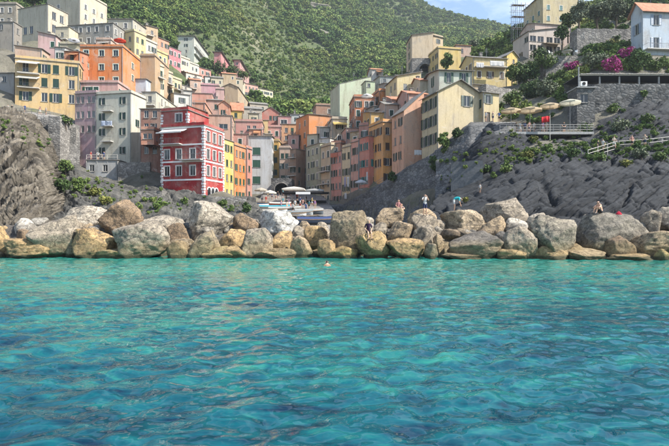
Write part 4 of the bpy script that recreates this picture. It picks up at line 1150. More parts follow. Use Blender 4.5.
def arch_block(name, label, cat, x0, x1, yt, yb, Y, depth, ac, aw, ah, mat):
    """masonry front with one round-headed opening: ac centre fraction, aw width, ah springing height"""
    A = at(x0, yb, Y); W = (x1 - x0) / F * Y; H = zat(yt, Y) - A.z
    root = empty(name, A)
    tag(root, label, cat)
    c = ac * W; r = aw / 2
    arc = [(c - r * math.cos(math.pi * i / 10), ah + r * math.sin(math.pi * i / 10)) for i in range(11)]
    b = MB()
    for y in (0,):
        b.quad((0, y, -2), (c - r, y, -2), (c - r, y, ah), (0, y, ah)); b.quad((c + r, y, -2), (W, y, -2), (W, y, ah), (c + r, y, ah))
        b.quad((0, y, ah), (c - r, y, ah), (c - r, y, H), (0, y, H)); b.quad((c + r, y, ah), (W, y, ah), (W, y, H), (c + r, y, H))
        for i in range(10):
            p, q = arc[i], arc[i + 1]
            b.quad((p[0], y, p[1]), (q[0], y, q[1]), (q[0], y, H), (p[0], y, H))
            b.quad((p[0], y, p[1]), (p[0], depth, p[1]), (q[0], depth, q[1]), (q[0], y, q[1]))
    b.quad((c - r, 0, -2), (c - r, depth, -2), (c - r, depth, ah), (c - r, 0, ah)); b.quad((c + r, 0, -2), (c + r, 0, ah), (c + r, depth, ah), (c + r, depth, -2))
    b.quad((0, 0, H), (W, 0, H), (W, depth, H), (0, depth, H)); b.quad((0, 0, -2), (0, 0, H), (0, depth, H), (0, depth, -2)); b.quad((W, 0, -2), (W, depth, -2), (W, depth, H), (W, 0, H))
    b.quad((0, depth, -2), (W, depth, -2), (W, depth, H), (0, depth, H))
    b.build('wall', mat, root)
    vb = MB()
    for i in range(10):
        p, q = arc[i], arc[i + 1]
        k = 1.16
        P = lambda a, s: (c + (a[0] - c) * s, ah + (a[1] - ah) * s)
        (x1_, z1_), (x2_, z2_), (x3_, z3_), (x4_, z4_) = P(p, 1), P(q, 1), P(q, k), P(p, k)
        vb.add([(x1_, -.08, z1_), (x2_, -.08, z2_), (x3_, -.08, z3_), (x4_, -.08, z4_), (x1_, 0, z1_), (x2_, 0, z2_), (x3_, 0, z3_), (x4_, 0, z4_)], ((0, 1, 2, 3), (3, 2, 6, 7), (0, 4, 5, 1)))
    vb.build('arch_ring', M['masonry'], root)
    return root

arch_block('vaulted_hut', 'stone hut with a dark arch beside the lilac house', 'hut', 57, 76, 128, 166, 96.5, 5, .55, 2.2, 3.4, M['masonry'])
arch_block('tunnel_portal', 'dark harbour tunnel portal beneath the blush house', 'tunnel', 271, 292, 178, 196, 112, 7, .5, 3.2, 1.4, M['masonry_dark'])
arch_block('arched_wall', 'old wall with an arch below the beige tower house', 'wall', 412, 434, 58, 72, 146, 4, .6, 3.4, .8, M['masonry'])
arch_block('arched_wall', 'small arched opening in the left cliff-top wall', 'wall', 34, 50, 120, 138, 94.8, 4, .6, 1.6, 1.3, M['masonry'])

# ---------------------------------------------------------------- boulders
def ico(sub):
    bm = bmesh.new()
    bmesh.ops.create_icosphere(bm, subdivisions=sub, radius=1)
    v = np.array([x.co[:] for x in bm.verts]); f = np.array([[q.index for q in p.verts] for p in bm.faces])
    bm.free()
    return v, f
ICO4, ICO5, ICO3, ICO2 = ico(4), ico(5), ico(3), ico(2)

def boulder_mesh(seed, hx, hy, hz_, base, blocky=.6, rough=1.0, tiltx=0.0):
    rg = np.random.default_rng(seed)
    d, f = base
    K = 13
    nrm = rg.normal(size=(K, 3)); nrm /= np.linalg.norm(nrm, axis=1, keepdims=True)
    dist = rg.uniform(.68, .98, K)
    ax = np.array([[1, 0, 0], [-1, 0, 0], [0, 1, 0], [0, -1, 0], [0, 0, 1], [0, 0, -1]], float) + rg.normal(size=(6, 3)) * .33
    ax /= np.linalg.norm(ax, axis=1, keepdims=True)
    nrm = np.concatenate([nrm, ax]); dist = np.concatenate([dist, rg.uniform(.72, .9, 6)])
    p = 18 + 50 * blocky
    off = rg.uniform(-50, 50, 3)
    d2 = d + .17 * np.stack([fbm(d * 1.6 + off + k * 9.1, seed % 61 + k, 3) for k in range(3)], 1)
    d2 /= np.linalg.norm(d2, axis=1, keepdims=True)
    s = np.maximum(d2 @ nrm.T, 0) / dist
    r = (s ** p).sum(1) ** (-1 / p)
    r = np.minimum(r, 1.25)
    v = d * r[:, None]
    rr = v + rg.uniform(-50, 50, 3)
    n = .032 * fbm(rr * 1.5, seed % 97, 3) + .05 * fbm(rr * 4.0, seed % 89 + 5, 3, .55) * rough + .026 * fbm(rr * 10, seed % 83 + 9, 4, .65) * rough
    bn = rg.normal(size=3); bn /= np.linalg.norm(bn)
    ly = (v @ bn) * 5.5 + 1.5 * fbm(rr * 1.2, seed % 53, 2)
    n = n + .035 * rough * (_hash(np.floor(ly), np.floor(ly) * 0, np.floor(ly) * 0, seed) - .5)
    cr = fbm(rr * np.array([1.3, 1.3, 3.2]), seed % 71 + 2, 3, .5, True)
    n = n - .05 * np.clip(cr - .45, 0, 1) * rough
    v = v + d * n[:, None]
    mn, mx = v.min(0), v.max(0)
    v = (v - (mn + mx) / 2) / ((mx - mn) / 2)
    v = v * np.array([hx, hy, hz_])
    return np_mesh('boulder', v, f, M['rock'])

OC, TN, GR, DG, WH, BR, YG, PG = (0.50, 0.36, 0.19, 1), (0.47, 0.38, 0.265, 1), (0.38, 0.345, 0.29, 1), (0.20, 0.19, 0.175, 1), (0.64, 0.62, 0.58, 1), (0.31, 0.235, 0.16, 1), (0.38, 0.33, 0.16, 1), (0.48, 0.45, 0.395, 1)
# x0, x1, top row, bottom row, colour, blockiness, yaw, label
BL = [
 (-10, 14, 226, 253, OC, .5, 0, 'ochre boulder cut by the left edge of the picture'),
 (5, 59, 238, 260, OC, .35, 4, 'low ochre pyramid boulder at the waterline under the big grey one'),
 (17, 39, 229, 246, BR, .5, 20, 'rusty brown boulder between the white stone and the low ochre pyramid'),
 (13, 37, 218, 233, WH, .5, 10, 'bright white boulder at the foot of the left cliff'),
 (30, 81, 215, 257, GR, .75, 24, 'big grey angular boulder pointing up near the left cliff'),
 (68, 113, 206, 230, PG, .55, -10, 'long pale grey boulder lying behind the big angular one'),
 (101, 145, 200, 236, BR, .35, 10, 'craggy brown boulder with a dark hollow below the stone wall corner'),
 (80, 98, 223, 237, TN, .5, 30, 'small tan stone wedged behind the ochre and white boulder'),
 (73, 116, 228, 258, OC, .45, -6, 'ochre boulder with a pale top right of the big grey one'),
 (113, 171, 220, 259, (0.37, 0.34, 0.29, 1), .6, 12, 'largest grey-tan boulder with a black underside left of the red house'),
 (98, 134, 249, 262, YG, .3, 0, 'flat yellow-green slab at the waterline before the grey-tan boulder'),
 (140, 188, 215, 232, PG, .6, -12, 'pale wedge of rock behind the largest grey-tan boulder'),
 (167, 191, 223, 243, BR, .6, 18, 'brown block perched over a dark cleft'),
 (166, 189, 240, 260, (0.26, 0.20, 0.12, 1), .5, 0, 'dark stained stone under the brown block'),
 (187, 219, 230, 259, (0.36, 0.31, 0.22, 1), .5, -20, 'grey-ochre cone-shaped boulder at the waterline below the red house'),
 (189, 233, 201, 238, PG, .7, 28, 'tall pale boulder with white streaks in front of the red house'),
 (202, 237, 246, 261, YG, .3, 0, 'low olive-yellow slab washed by the sea'),
 (217, 247, 229, 249, OC, .5, -8, 'ochre block right of the tall pale boulder'),
 (238, 274, 228, 257, GR, .65, 30, 'whitish boulder with a dark hollow front by the ochre stones'),
 (219, 249, 246, 261, OC, .35, 8, 'rounded ochre slab at the waterline left of the whitish boulder'),
 (257, 301, 210, 235, (0.66, 0.66, 0.66, 1), .8, -30, 'long white marble block lying slanted below the harbour'),
 (268, 295, 231, 252, OC, .6, 16, 'sharp-edged ochre boulder under the white marble block'),
 (234, 262, 213, 233, BR, .3, 0, 'earthy brown boulder left of the white marble block'),
 (291, 312, 236, 257, TN, .6, -24, 'tan slanted boulder right of the sharp-edged ochre one'),
 (255, 298, 248, 262, BR, .35, 0, 'low brown ledge at the waterline below the ochre boulders'),
 (292, 308, 226, 239, GR, .6, 12, 'small grey stone right of the white marble block'),
 (303, 328, 226, 246, OC, .55, 10, 'rounded ochre block beneath the blue covered boat'),
 (316, 336, 239, 257, OC, .5, -12, 'ochre stone left of the low golden boulder'),
 (325, 358, 246, 261, (0.52, 0.36, 0.13, 1), .35, 0, 'low golden boulder at the waterline in the middle'),
 (327, 367, 211, 252, (0.33, 0.28, 0.2, 1), .8, -34, 'big brown wedge boulder with a slanting slab edge in the middle'),
 (359, 374, 217, 229, PG, .5, 0, 'pale small stone behind the seated woman'),
 (372, 388, 222, 237, GR, .6, 20, 'grey stone right above the woman in purple'),
 (375, 405, 208, 226, TN, .45, -8, 'tan rounded boulder the couple sits beside'),
 (354, 390, 231, 260, (0.48, 0.36, 0.19, 1), .55, 14, 'ochre boulder the woman in purple sits on'),
 (386, 413, 221, 240, TN, .5, 10, 'tan stone beneath the couple'),
 (385, 425, 238, 261, OC, .4, -4, 'broad golden ochre boulder at the waterline right of the woman in purple'),
 (411, 434, 225, 249, GR, .65, -26, 'grey leaning slab right of the golden ochre boulder'),
 (407, 438, 209, 232, TN, .35, 6, 'round tan boulder in front of the man in white'),
 (432, 444, 234, 252, TN, .5, 0, 'small tan stone left of the long dark boulder'),
 (424, 438, 243, 260, GR, .5, 15, 'small grey stone at the waterline left of the long dark boulder'),
 (441, 484, 210, 235, (0.42, 0.36, 0.27, 1), .85, 8, 'flat-topped block the person in turquoise stands on'),
 (447, 505, 231, 258, DG, .65, -6, 'long dark grey boulder under the flat-topped block'),
 (480, 533, 198, 227, GR, .45, -12, 'big humped grey boulder against the slate cliff'),
 (480, 506, 216, 238, TN, .6, 20, 'tan block below the humped grey boulder'),
 (503, 527, 218, 235, WH, .4, 0, 'chalky white stone below the humped grey boulder'),
 (525, 548, 213, 232, PG, .35, 10, 'pale round stone right of the humped grey boulder'),
 (501, 537, 226, 258, GR, .55, -14, 'grey egg-shaped boulder below the chalky white stone'),
 (495, 527, 247, 262, OC, .35, 0, 'rough ochre ledge below the egg-shaped boulder'),
 (530, 581, 215, 257, (0.34, 0.32, 0.27, 1), .8, 30, 'big slanted boulder with a dark left face near the huge block'),
 (528, 571, 246, 262, OC, .3, 0, 'ochre ledge at the waterline below the big slanted boulder'),
 (574, 639, 213, 250, (0.25, 0.24, 0.21, 1), .95, 9, 'huge square dark block the bare-chested man sits on'),
 (566, 604, 248, 262, TN, .35, 0, 'flat tan slab at the waterline below the huge block'),
 (629, 680, 231, 255, TN, .6, -8, 'tan boulder at the right edge beside the huge block'),
 (640, 660, 210, 231, GR, .6, -30, 'grey leaning stone behind the tan boulder at the right edge'),
 (655, 678, 207, 228, PG, .5, 0, 'pale stone cut by the right edge'),
 (654, 671, 249, 262, (0.5, 0.42, 0.16, 1), .15, 0, 'small round yellow stone at the waterline by the right edge'),
 (438, 498, 251, 263, BR, .3, 0, 'low brown ledge at the waterline below the long dark boulder'),
 (600, 656, 253, 263, OC, .3, 0, 'low ochre ledge at the waterline below the huge block'),
 (426, 446, 219, 234, GR, .5, 0, 'grey stone behind the man in white, above the small tan stone'),
 (606, 634, 236, 256, BR, .5, 0, 'brown stone in the dark gap under the huge block'),
 (411, 440, 213.5, 238, (0.36, 0.32, 0.26, 1), .9, 0, 'flat stone ledge the man in white stands on'),
 (296, 312, 221, 237, TN, .6, 10, 'tan boulder in the harbour gap left of the blue-covered boat'), (312, 331, 222, 238, GR, .6, -15, 'grey boulder closing the harbour gap before the blue-covered boat'),
 (-52, -8, 220, 260, GR, .6, 0, 'grey boulder left of the picture edge'), (676, 720, 220, 262, GR, .6, 0, 'grey boulder right of the picture edge'),
 (715, 770, 224, 262, TN, .6, 0, 'tan boulder far right of the picture edge'), (-100, -48, 222, 260, TN, .5, 0, 'tan boulder far left of the picture edge'),
]
def front_depth(px, yb):
    wl_ = np.interp(px, [0, 334, 500, 669], [34.2, 34.2, 33.4, 32.2])
    return wl_ + max(0.0, 259 - yb) * .22
BPOS = {}
for k, (x0, x1, yt, yb, c, blk, yaw, lab) in enumerate(BL):
    px = (x0 + x1) / 2
    Yf = front_depth(px, yb)
    hx = (x1 - x0) / 2 / F * Yf * 1.04
    hy = max(.5, hx * .72)
    Yc = Yf + hy * .75
    hx = (x1 - x0) / 2 / F * Yc * 1.0
    zt, zb = zat(yt, Yc), zat(yb, Yf)
    if yb < 250: zb -= .45
    else: zb = -0.35
    hz_ = (zt - zb) / 2 * 1.03
    hx2 = hx / (abs(math.cos(R(yaw))) + .35 * abs(math.sin(R(yaw))))
    c = (min(.72, c[0] * 1.14), min(.7, c[1] * 1.07), c[2] * .98, 1)
    o = link('boulder', boulder_mesh(100 + k * 7, hx2, hy, hz_, ICO5 if hx > 1.2 else ICO4, blk), None, ((px - CX) / F * Yc, Yc, (zt + zb) / 2), (0, 0, R(yaw)), c)
    tag(o, lab, 'boulder', 'breakwater boulders')
    BPOS[lab] = (o.location.copy(), hx, hy, hz_)
# gap stones: many small stones filling the breakwater, a few shared shapes
gap = [boulder_mesh(900 + i * 3, 1, .9, .8, ICO3, .6) for i in range(8)]
rg = random.Random(5)
for i in range(295):
    px = rg.uniform(-60, 730)
    s = rg.random() ** .8
    Y = np.interp(px, [0, 334, 500, 669], [34.6, 34.6, 33.8, 32.8]) + s * 7
    z = -.2 + s * 2.4 + rg.uniform(-.25, .25)
    if 285 < px < 345: z -= .25 * s
    r = .2 + .55 * rg.random() ** 1.6
    if i >= 240:
        s = rg.uniform(.35, .95); Y = np.interp(px, [0, 334, 500, 669], [34.6, 34.6, 33.8, 32.8]) + s * 8; z = .6 + s * 2.0 + rg.uniform(-.1, .3); r = rg.uniform(.4, .8)
        if 280 < px < 350: z -= .8
    o = link('stone', gap[i % 8], None, ((px - CX) / F * Y, Y, z), (rg.uniform(-.4, .4), rg.uniform(-.4, .4), rg.uniform(0, 6.28)), rg.choice([OC, TN, GR, DG, BR, PG]))
    o.scale = (r * rg.uniform(.8, 1.4), r, r * rg.uniform(.7, 1.1))
    tag(o, 'small rubble stone wedged between the large breakwater boulders', 'stone', 'rubble stones of the breakwater')
# core of the breakwater under the boulders
nu, nv = 300, 40
U = np.linspace(-1.1, 1.1, nu); V_ = np.linspace(0, 1, nv)
VV, UU = np.meshgrid(V_, U, indexing='ij')
Yc = 33.4 + VV * 20
Xc2 = UU * Yc
Zc = np.minimum(-1.4 + VV * 9.5, 2.1)
gapmask = np.exp(-((Xc2 + 2.2) / 3.2) ** 2)
Zc = Zc - gapmask * np.clip(VV * 2, 0, 1) * .6
pts = np.stack([Xc2.ravel(), Yc.ravel(), Zc.ravel()], 1)
pts[:, 2] += .55 * fbm(pts * .9, 3, 4, .6) + .25 * fbm(pts * 2.6, 8, 3, .6)
o = link('rubble', np_mesh('rubble', pts, grid_quads(nv, nu), M['rock']), color=(0.14, 0.12, 0.10, 1))
tag(o, 'loose rubble filling the breakwater under the boulders', 'rubble', kind='stuff')

# ---------------------------------------------------------------- sea
ny_, nx_ = 640, 620
ys = 4.2 * (75 / 4.2) ** np.linspace(0, 1, ny_)
tx = np.concatenate([np.linspace(-2.6, -.86, 20), np.linspace(-.84, .84, nx_ - 40), np.linspace(.86, 2.6, 20)])
YY, T2 = np.meshgrid(ys, tx, indexing='ij')
XX = T2 * YY
Z = np.zeros_like(XX)
rs = np.random.default_rng(3)
dyy = np.gradient(ys)[:, None]
for i in range(120):
    lam = .17 * (1.9 / .17) ** (rs.random() ** 1.1)
    ang = rs.normal(R(-70), R(55))
    k = 2 * math.pi / lam
    a = .0048 * (lam if lam < 1.0 else lam ** .5) * rs.uniform(.5, 1.3)
    ph = k * (XX * math.cos(ang) + YY * math.sin(ang)) + rs.uniform(0, 6.28) + 1.3 * np.sin(XX * .45 / lam + i) * np.cos(YY * .33 / lam + i * 2)
    fade = np.clip((lam / np.maximum(dyy, YY * .0029) - 2.2) / 3, 0, 1)
    Z += a * fade * (np.sin(ph) + .25 * np.cos(2 * ph))
patch = .8 + .6 * fbm(np.stack([XX.ravel() * .22, YY.ravel() * .22, 0 * XX.ravel()], 1), 2, 3).reshape(XX.shape)
Z = Z * patch
o = link('sea', np_mesh('sea', np.stack([XX.ravel(), YY.ravel(), Z.ravel()], 1), grid_quads(ny_, nx_), M['water']))
tag(o, 'choppy turquoise sea in front of the boulders', 'sea', kind='structure')
sb = MB().quad((-900, -900, -6), (900, -900, -6), (900, 90, -6), (-900, 90, -6)).build('seabed', M['rock'], color=(0.3, 0.28, 0.22, 1))
tag(sb, 'sandy seabed under the turquoise water', 'seabed', kind='structure')
sb2 = MB().quad((-900, -900, -.2), (900, -900, -.2), (900, 4.3, -.2), (-900, 4.3, -.2)).build('sea', M['water'])
tag(sb2, 'open turquoise sea reaching away behind the viewer', 'sea', kind='structure')

# ---------------------------------------------------------------- vegetation
def leaf_cloud(seed, blobs, n, size, squash=1.0):
    """n leaf quads spread through the shells of several clumps: blobs = [(x, y, z, r)]"""
    rg_ = np.random.default_rng(seed)
    bl = np.array(blobs, float)
    w = bl[:, 3] ** 2; w /= w.sum()
    idx = rg_.choice(len(bl), n, p=w)
    d = rg_.normal(size=(n, 3)); d /= np.linalg.norm(d, axis=1, keepdims=True)
    rad = bl[idx, 3] * (rg_.random(n) ** .35)
    c = bl[idx, :3] + d * rad[:, None] * np.array([1, 1, squash])
    nn = d + rg_.normal(size=(n, 3)) * .8 + np.array([0, 0, .4])
    nn /= np.linalg.norm(nn, axis=1, keepdims=True)
    a = np.cross(nn, rg_.normal(size=(n, 3))); a /= np.linalg.norm(a, axis=1, keepdims=True)
    b = np.cross(nn, a)
    s = size * rg_.uniform(.6, 1.4, n)[:, None]
    e = rg_.uniform(.4, .8, n)[:, None]
    v = np.stack([c - a * s, c - b * s * e, c + a * s, c + b * s * e], 1).reshape(-1, 3)
    q = np.arange(4 * n).reshape(n, 4)
    return v, q

def clumps(seed, nb, rx, ry, rz, zc, rmin, rmax):
    rg_ = random.Random(seed)
    out = []
    for _ in range(nb):
        while True:
            x, y, z = (rg_.uniform(-1, 1) for _ in range(3))
            if x * x + y * y + z * z < 1: break
        out.append((x * rx, y * ry, zc + z * rz, rg_.uniform(rmin, rmax)))
    return out

from mathutils.bvhtree import BVHTree
_v, _f = [], []
for o in bpy.data.objects:
    if o.type == 'MESH' and o.parent is None and o.name.split('.')[0] in ('cliff', 'rocky_bank', 'retaining_wall', 'hillside', 'stone_wall', 'concrete_wall', 'garden_wall', 'harbour_wall', 'stone_pier', 'boulder'):
        mt = Matrix.LocRotScale(o.location, o.rotation_euler, o.scale)
        n0 = len(_v)
        co = np.empty(len(o.data.vertices) * 3); o.data.vertices.foreach_get('co', co)
        co = co.reshape(-1, 3) @ np.array(mt.to_3x3()).T + np.array(mt.translation)
        _v += co.tolist()
        if o.name.startswith('hillside'):
            for p in o.data.polygons:
                if co[p.vertices[0]][1] < 150: _f.append(tuple(i + n0 for i in p.vertices))
        else:
            _f += [tuple(i + n0 for i in p.vertices) for p in o.data.polygons]
SURF = BVHTree.FromPolygons(_v, _f)
def surf(px, py, Y=None, tol=14):
    """first rock, wall or ground met by the sight line of a photo pixel; the given depth is the fallback"""
    e_ = Vector((0, 0, EYE))
    h = SURF.ray_cast(e_, (at(px, py, 100) - e_).normalized())
    if h[0] is not None and (Y is None or abs(h[0].y - Y) < tol): return h[0]
    return at(px, py, Y)

def tree(label, px, yb, Y, wpx, hpx, leaf, name='tree', cat='tree', trunk=True, group='trees and shrubs', seed=0, n=None, part='crown', z=None):
    base = at(px, yb, Y) if trunk else surf(px, yb, Y)
    Y = base.y
    W, Hh = wpx / F * Y, hpx / F * Y
    root = empty(name, base, random.Random(label).uniform(0, 6.28))
    tag(root, label, cat, group)
    tz = Hh * (.35 if trunk else .12)
    b = MB()
    rg_ = random.Random(label)
    tr = max(.06, W * .035)
    b.bar((0, 0, -1.2), (rg_.uniform(-.1, .1) * W, rg_.uniform(-.1, .1) * W, tz), tr * 1.3, 7, tr * .8)
    bl = clumps(label, 24, W * .36, W * .32, Hh * (.28 if trunk else .36), Hh * (.64 if trunk else .42), W * .12, W * .23)
    for c in bl[:8]:
        b.bar((0, 0, tz * .9), (c[0], c[1], c[2]), tr * .55, 5, tr * .15)
    b.build('trunk' if trunk else 'stem', M['bark'], root)
    n = n or int(min(2600, max(420, wpx * hpx * 3.2)))
    size = max(.09, min(.34, Y * .0022))
    v, q = leaf_cloud(abs(hash_(label)) % 9999, bl, n, size, .9)
    link(part, np_mesh(part, v, q, M[leaf], False), root)
    return root

def hash_(s):
    h = 7
    for ch in s: h = (h * 31 + ord(ch)) & 0xFFFFFF
    return h

T = tree
T('dark round tree left of the raspberry villa', 207, 80, 214, 15, 20, 'leaf_dark')
T('dark broad tree in front of the raspberry villa', 219, 80, 214, 18, 19, 'leaf_dark')
T('dark tree right of the raspberry villa', 232, 80, 214, 16, 15, 'leaf_dark')
T('dense tree below the small pink villa', 243, 82, 220, 14, 12, 'leaf_mid')
T('bushy tree left of the white villa', 176, 50, 222, 10, 10, 'leaf_mid')
T('green tree standing against the golden yellow wall', 447, 75, 128, 16, 24, 'leaf_mid')
T('silvery olive tree left on the stone terrace', 579, 30, 108, 24, 30, 'leaf_olive')
T('broad silvery olive tree in the middle of the terrace', 598, 29, 110, 28, 28, 'leaf_olive')
T('tall silvery olive tree right on the terrace', 616, 28, 112, 26, 30, 'leaf_olive')
T('dark olive tree next to the pale blue house', 628, 22, 116, 20, 24, 'leaf_dark')
T('leafy tree between the skyline house and the olives', 568, 38, 112, 18, 26, 'leaf_mid')
T('round green tree hugging the awning house', 562, 46, 108, 18, 20, 'leaf_dark')
T('small tree on the skyline left of the scaffolding', 508, 46, 170, 14, 16, 'leaf_dark')
T('bushy tree above the laundry balcony house', 490, 52, 150, 16, 14, 'leaf_mid')
T('low round tree on the skyline ridge', 474, 50, 190, 14, 10, 'leaf_olive')
T('small tree right of the laundry balcony house', 522, 62, 130, 16, 14, 'leaf_mid')
T('tree behind the big cream house top left', 92, 8, 160, 26, 22, 'leaf_mid')
T('tree at the top left corner', 6, 4, 150, 22, 18, 'leaf_mid')
T('tree above the grey concrete house', 34, 6, 150, 24, 14, 'leaf_dark')
SB = dict(name='shrub', cat='shrub', trunk=False, part='foliage')
T('leafy shrub hanging over the gully beside the left cliff', 49, 180, 80, 22, 22, 'leaf_mid', **SB)
T('shrub growing at the foot of the lilac house', 79, 192, 76, 20, 18, 'leaf_mid', **SB)
T('yellowish shrub below the grey concrete terrace house', 94, 196, 74, 16, 10, 'leaf_yellow', **SB)
T('dark shrub in the gully below the vaulted hut', 62, 192, 76, 18, 16, 'leaf_dark', **SB)
T('green shrub between the left cliff and the lilac house', 66, 172, 84, 18, 14, 'leaf_mid', **SB)
T('dry yellow shrub on the bank left of the stone wall corner', 106, 204, 72, 16, 9, 'leaf_yellow', **SB)
T('dark shrub on the bank under the stone wall corner', 128, 206, 72, 18, 10, 'leaf_dark', **SB)
T('green shrub on the bank below the red house corner', 158, 208, 72, 14, 8, 'leaf_mid', **SB)
T('small green bush beside the stone cottage', 14, 44, 108, 13, 9, 'leaf_yellow', **SB)
T('bush on the wall under the wide yellow house', 66, 124, 95, 18, 9, 'leaf_dark', **SB)
T('green bush at the quay below the deep orange house', 247, 212, 78, 12, 12, 'leaf_dark', **SB)
T('tuft of green at the left end of the red house base', 184, 204, 79, 9, 8, 'leaf_mid', **SB)
T('tuft of green in the middle of the red house base', 203, 204, 79.5, 8, 7, 'leaf_yellow', **SB)
T('tuft of green at the right end of the red house base', 223, 206, 79.5, 9, 8, 'leaf_mid', **SB)
T('ivy bush climbing the corner under the gable house', 444, 152, 71, 16, 26, 'leaf_mid', **SB)
T('dark ivy hanging on the retaining wall', 434, 172, 70, 12, 22, 'leaf_dark', **SB)
T('tall ivy curtain right below the gable house', 456, 138, 72, 14, 14, 'leaf_dark', **SB)
T('dark bush on the high retaining wall near the peach house', 393, 182, 82, 12, 14, 'leaf_dark', **SB)
T('large dark shrub below the laundry balcony house', 524, 84, 96, 30, 26, 'leaf_dark', **SB)
T('bright shrub on the slope below the awning house', 512, 80, 98, 16, 18, 'leaf_mid', **SB)
T('green shrub right below the awning house', 545, 70, 102, 26, 20, 'leaf_mid', **SB)
T('wide dark shrub above the beige parasols', 532, 98, 88, 34, 18, 'leaf_dark', **SB)
T('pale flowering shrub above the beige parasols', 548, 96, 86, 28, 18, 'leaf_olive', **SB)
T('low shrub at the upper left of the parasols', 512, 104, 85, 24, 14, 'leaf_mid', **SB)
T('dark shrub on the wall by the gable house wing', 500, 112, 80, 14, 12, 'leaf_dark', **SB)
T('shrub on the slope beneath the garden chairs', 556, 84, 92, 24, 14, 'leaf_mid', **SB)
T('vivid magenta bougainvillea beside the pergola', 572, 74, 85, 17, 14, 'leaf_pink', name='bougainvillea', cat='shrub', trunk=False, part='foliage')
T('magenta bougainvillea on the pergola roof', 612, 72, 84, 22, 18, 'leaf_pink', name='bougainvillea', cat='shrub', trunk=False, part='foliage')
T('purple bougainvillea climbing towards the pale blue house', 628, 64, 88, 20, 20, 'leaf_pink', name='bougainvillea', cat='shrub', trunk=False, part='foliage')
T('dark evergreen shrub in front of the pale blue house', 638, 72, 86, 24, 28, 'leaf_dark', **SB)
T('grey-green shrub behind the pergola', 595, 70, 88, 30, 20, 'leaf_olive', **SB)
T('leafy plants at the right end of the pergola roof', 656, 70, 85, 26, 12, 'leaf_mid', **SB)
T('yellow-leaved shrub on the olive terrace wall', 612, 48, 97, 18, 9, 'leaf_yellow', **SB)
T('bush between the olive terrace and the pale blue house', 626, 50, 99, 18, 12, 'leaf_mid', **SB)
T('shrub on the hill left of the skyline house', 533, 34, 136, 20, 12, 'leaf_mid', **SB)
T('bushes hiding the foot of the pink-white house', 540, 60, 110, 22, 12, 'leaf_dark', **SB)
for k, (px, yb, Y, w, h, lf, lab) in enumerate([
    (528, 158, 63, 16, 8, 'leaf_yellow', 'yellow-green tuft on the slate ledge below the red flag'), (505, 172, 60, 16, 10, 'leaf_mid', 'green tuft on the slate cliff above the humped boulder'),
    (487, 172, 61.5, 12, 9, 'leaf_dark', 'dark tuft right of the concrete wall'), (547, 152, 64, 14, 8, 'leaf_mid', 'green tuft under the flagpole'), (572, 156, 62, 20, 8, 'leaf_dark', 'dark low bush left of the handrail'),
    (600, 160, 60, 18, 8, 'leaf_mid', 'green tuft below the handrail steps'), (626, 166, 57, 16, 7, 'leaf_yellow', 'bright yellow-green cushion on the cliff edge right'), (640, 158, 60, 20, 10, 'leaf_olive', 'grey-green bush under the cliff path'),
    (660, 160, 60, 16, 8, 'leaf_mid', 'green bush under the path at the right edge'), (586, 134, 71, 18, 14, 'leaf_dark', 'dark bush below the stone kiosk'), (620, 130, 70, 24, 12, 'leaf_olive', 'pale bush on the rock below the pergola wall'),
    (648, 122, 70, 18, 9, 'leaf_mid', 'green bush on the rock face right below the wall'), (466, 202, 57, 8, 5, 'leaf_yellow', 'yellow tuft behind the person in turquoise'), (533, 142, 69, 14, 6, 'leaf_yellow', 'leafy fringe under the parasol terrace'),
    (612, 112, 75, 16, 8, 'leaf_mid', 'creeper on the stone wall under the pergola'), (644, 96, 75, 10, 6, 'leaf_mid', 'small creeper patch on the pergola wall')]):
    T(lab, px, yb, Y, w, h, lf, name='shrub', cat='shrub', trunk=False, part='foliage', group='cliff plants', n=500)

# ---- wood on the hill: one mass of instanced crowns
protos = bpy.data.collections.new('forest_prototypes')
for i in range(6):
    bl = clumps('forest%d' % i, 9, .62, .62, .42, .75, .28, .48)
    v, q = leaf_cloud(500 + i, bl, 330, .15, .95)
    me = np_mesh('forest_crown', v, q, M['forest'], False)
    po = bpy.data.objects.new('forest_crown', me)
    protos.objects.link(po)
fr = np.random.default_rng(77)
NP = 95000
fy = 135 + (fr.random(NP) ** .75) * 560
ft = fr.uniform(-.95, .95, NP)
fx = ft * fy
fpx = ft * F + CX
foot = []
for o in bpy.data.objects:
    if o.parent is None and '_w' in o and '_d' in o:
        foot.append((o.location.x, o.location.y, o.rotation_euler.z, o['_w'], o['_d']))
ok = np.ones(NP, bool)
for (hx_, hy_, th, w, d) in foot:
    dx, dy = fx - hx_, fy - hy_
    u = dx * math.cos(th) + dy * math.sin(th); v = -dx * math.sin(th) + dy * math.cos(th)
    ok &= ~((u > -3.5) & (u < w + 3.5) & (v > -9) & (v < d + 3))
fz = height(fx, fy)
row = CY - (fz - EYE) / fy * F
# keep clear of the built-up slope
ok &= ~((fpx < 300) & (fy < 190 + .0 * fpx) & (fpx > 20) & (row > 20 + (fpx - 60) * .35))
ok &= ~((fpx > 300) & (fpx < 470) & (fy < 175))
ok &= ~((fpx > 455) & (fy < 150))
dens = fbm(np.stack([fx * .016, fy * .016, 0 * fx], 1), 13, 4)
terr_zone = (fpx > 290) & (fpx < 350) & (fy < 420)
ok &= fr.random(NP) < np.clip(1.15 + 1.3 * dens, .55, 1)
def bare(p_, r_):
    return (((p_ - 325) / 30) ** 2 + ((r_ - 47) / 6) ** 2 < 1) | (((p_ - 312) / 28) ** 2 + ((r_ - 12) / 4.5) ** 2 < 1)
ok &= ~(bare(fpx, row) & (fr.random(NP) < .85))
sel = np.where(ok)[0]
fx, fy, fz, dens = fx[sel], fy[sel], fz[sel], dens[sel]
scale = (.7 + 3.3 * fr.random(len(sel)) ** 2.2) * np.clip(1 + .9 * dens, .5, 1.7) * np.clip(.75 + fy / 900, .8, 1.5)
ng = bpy.data.node_groups.new('scatter', 'GeometryNodeTree')
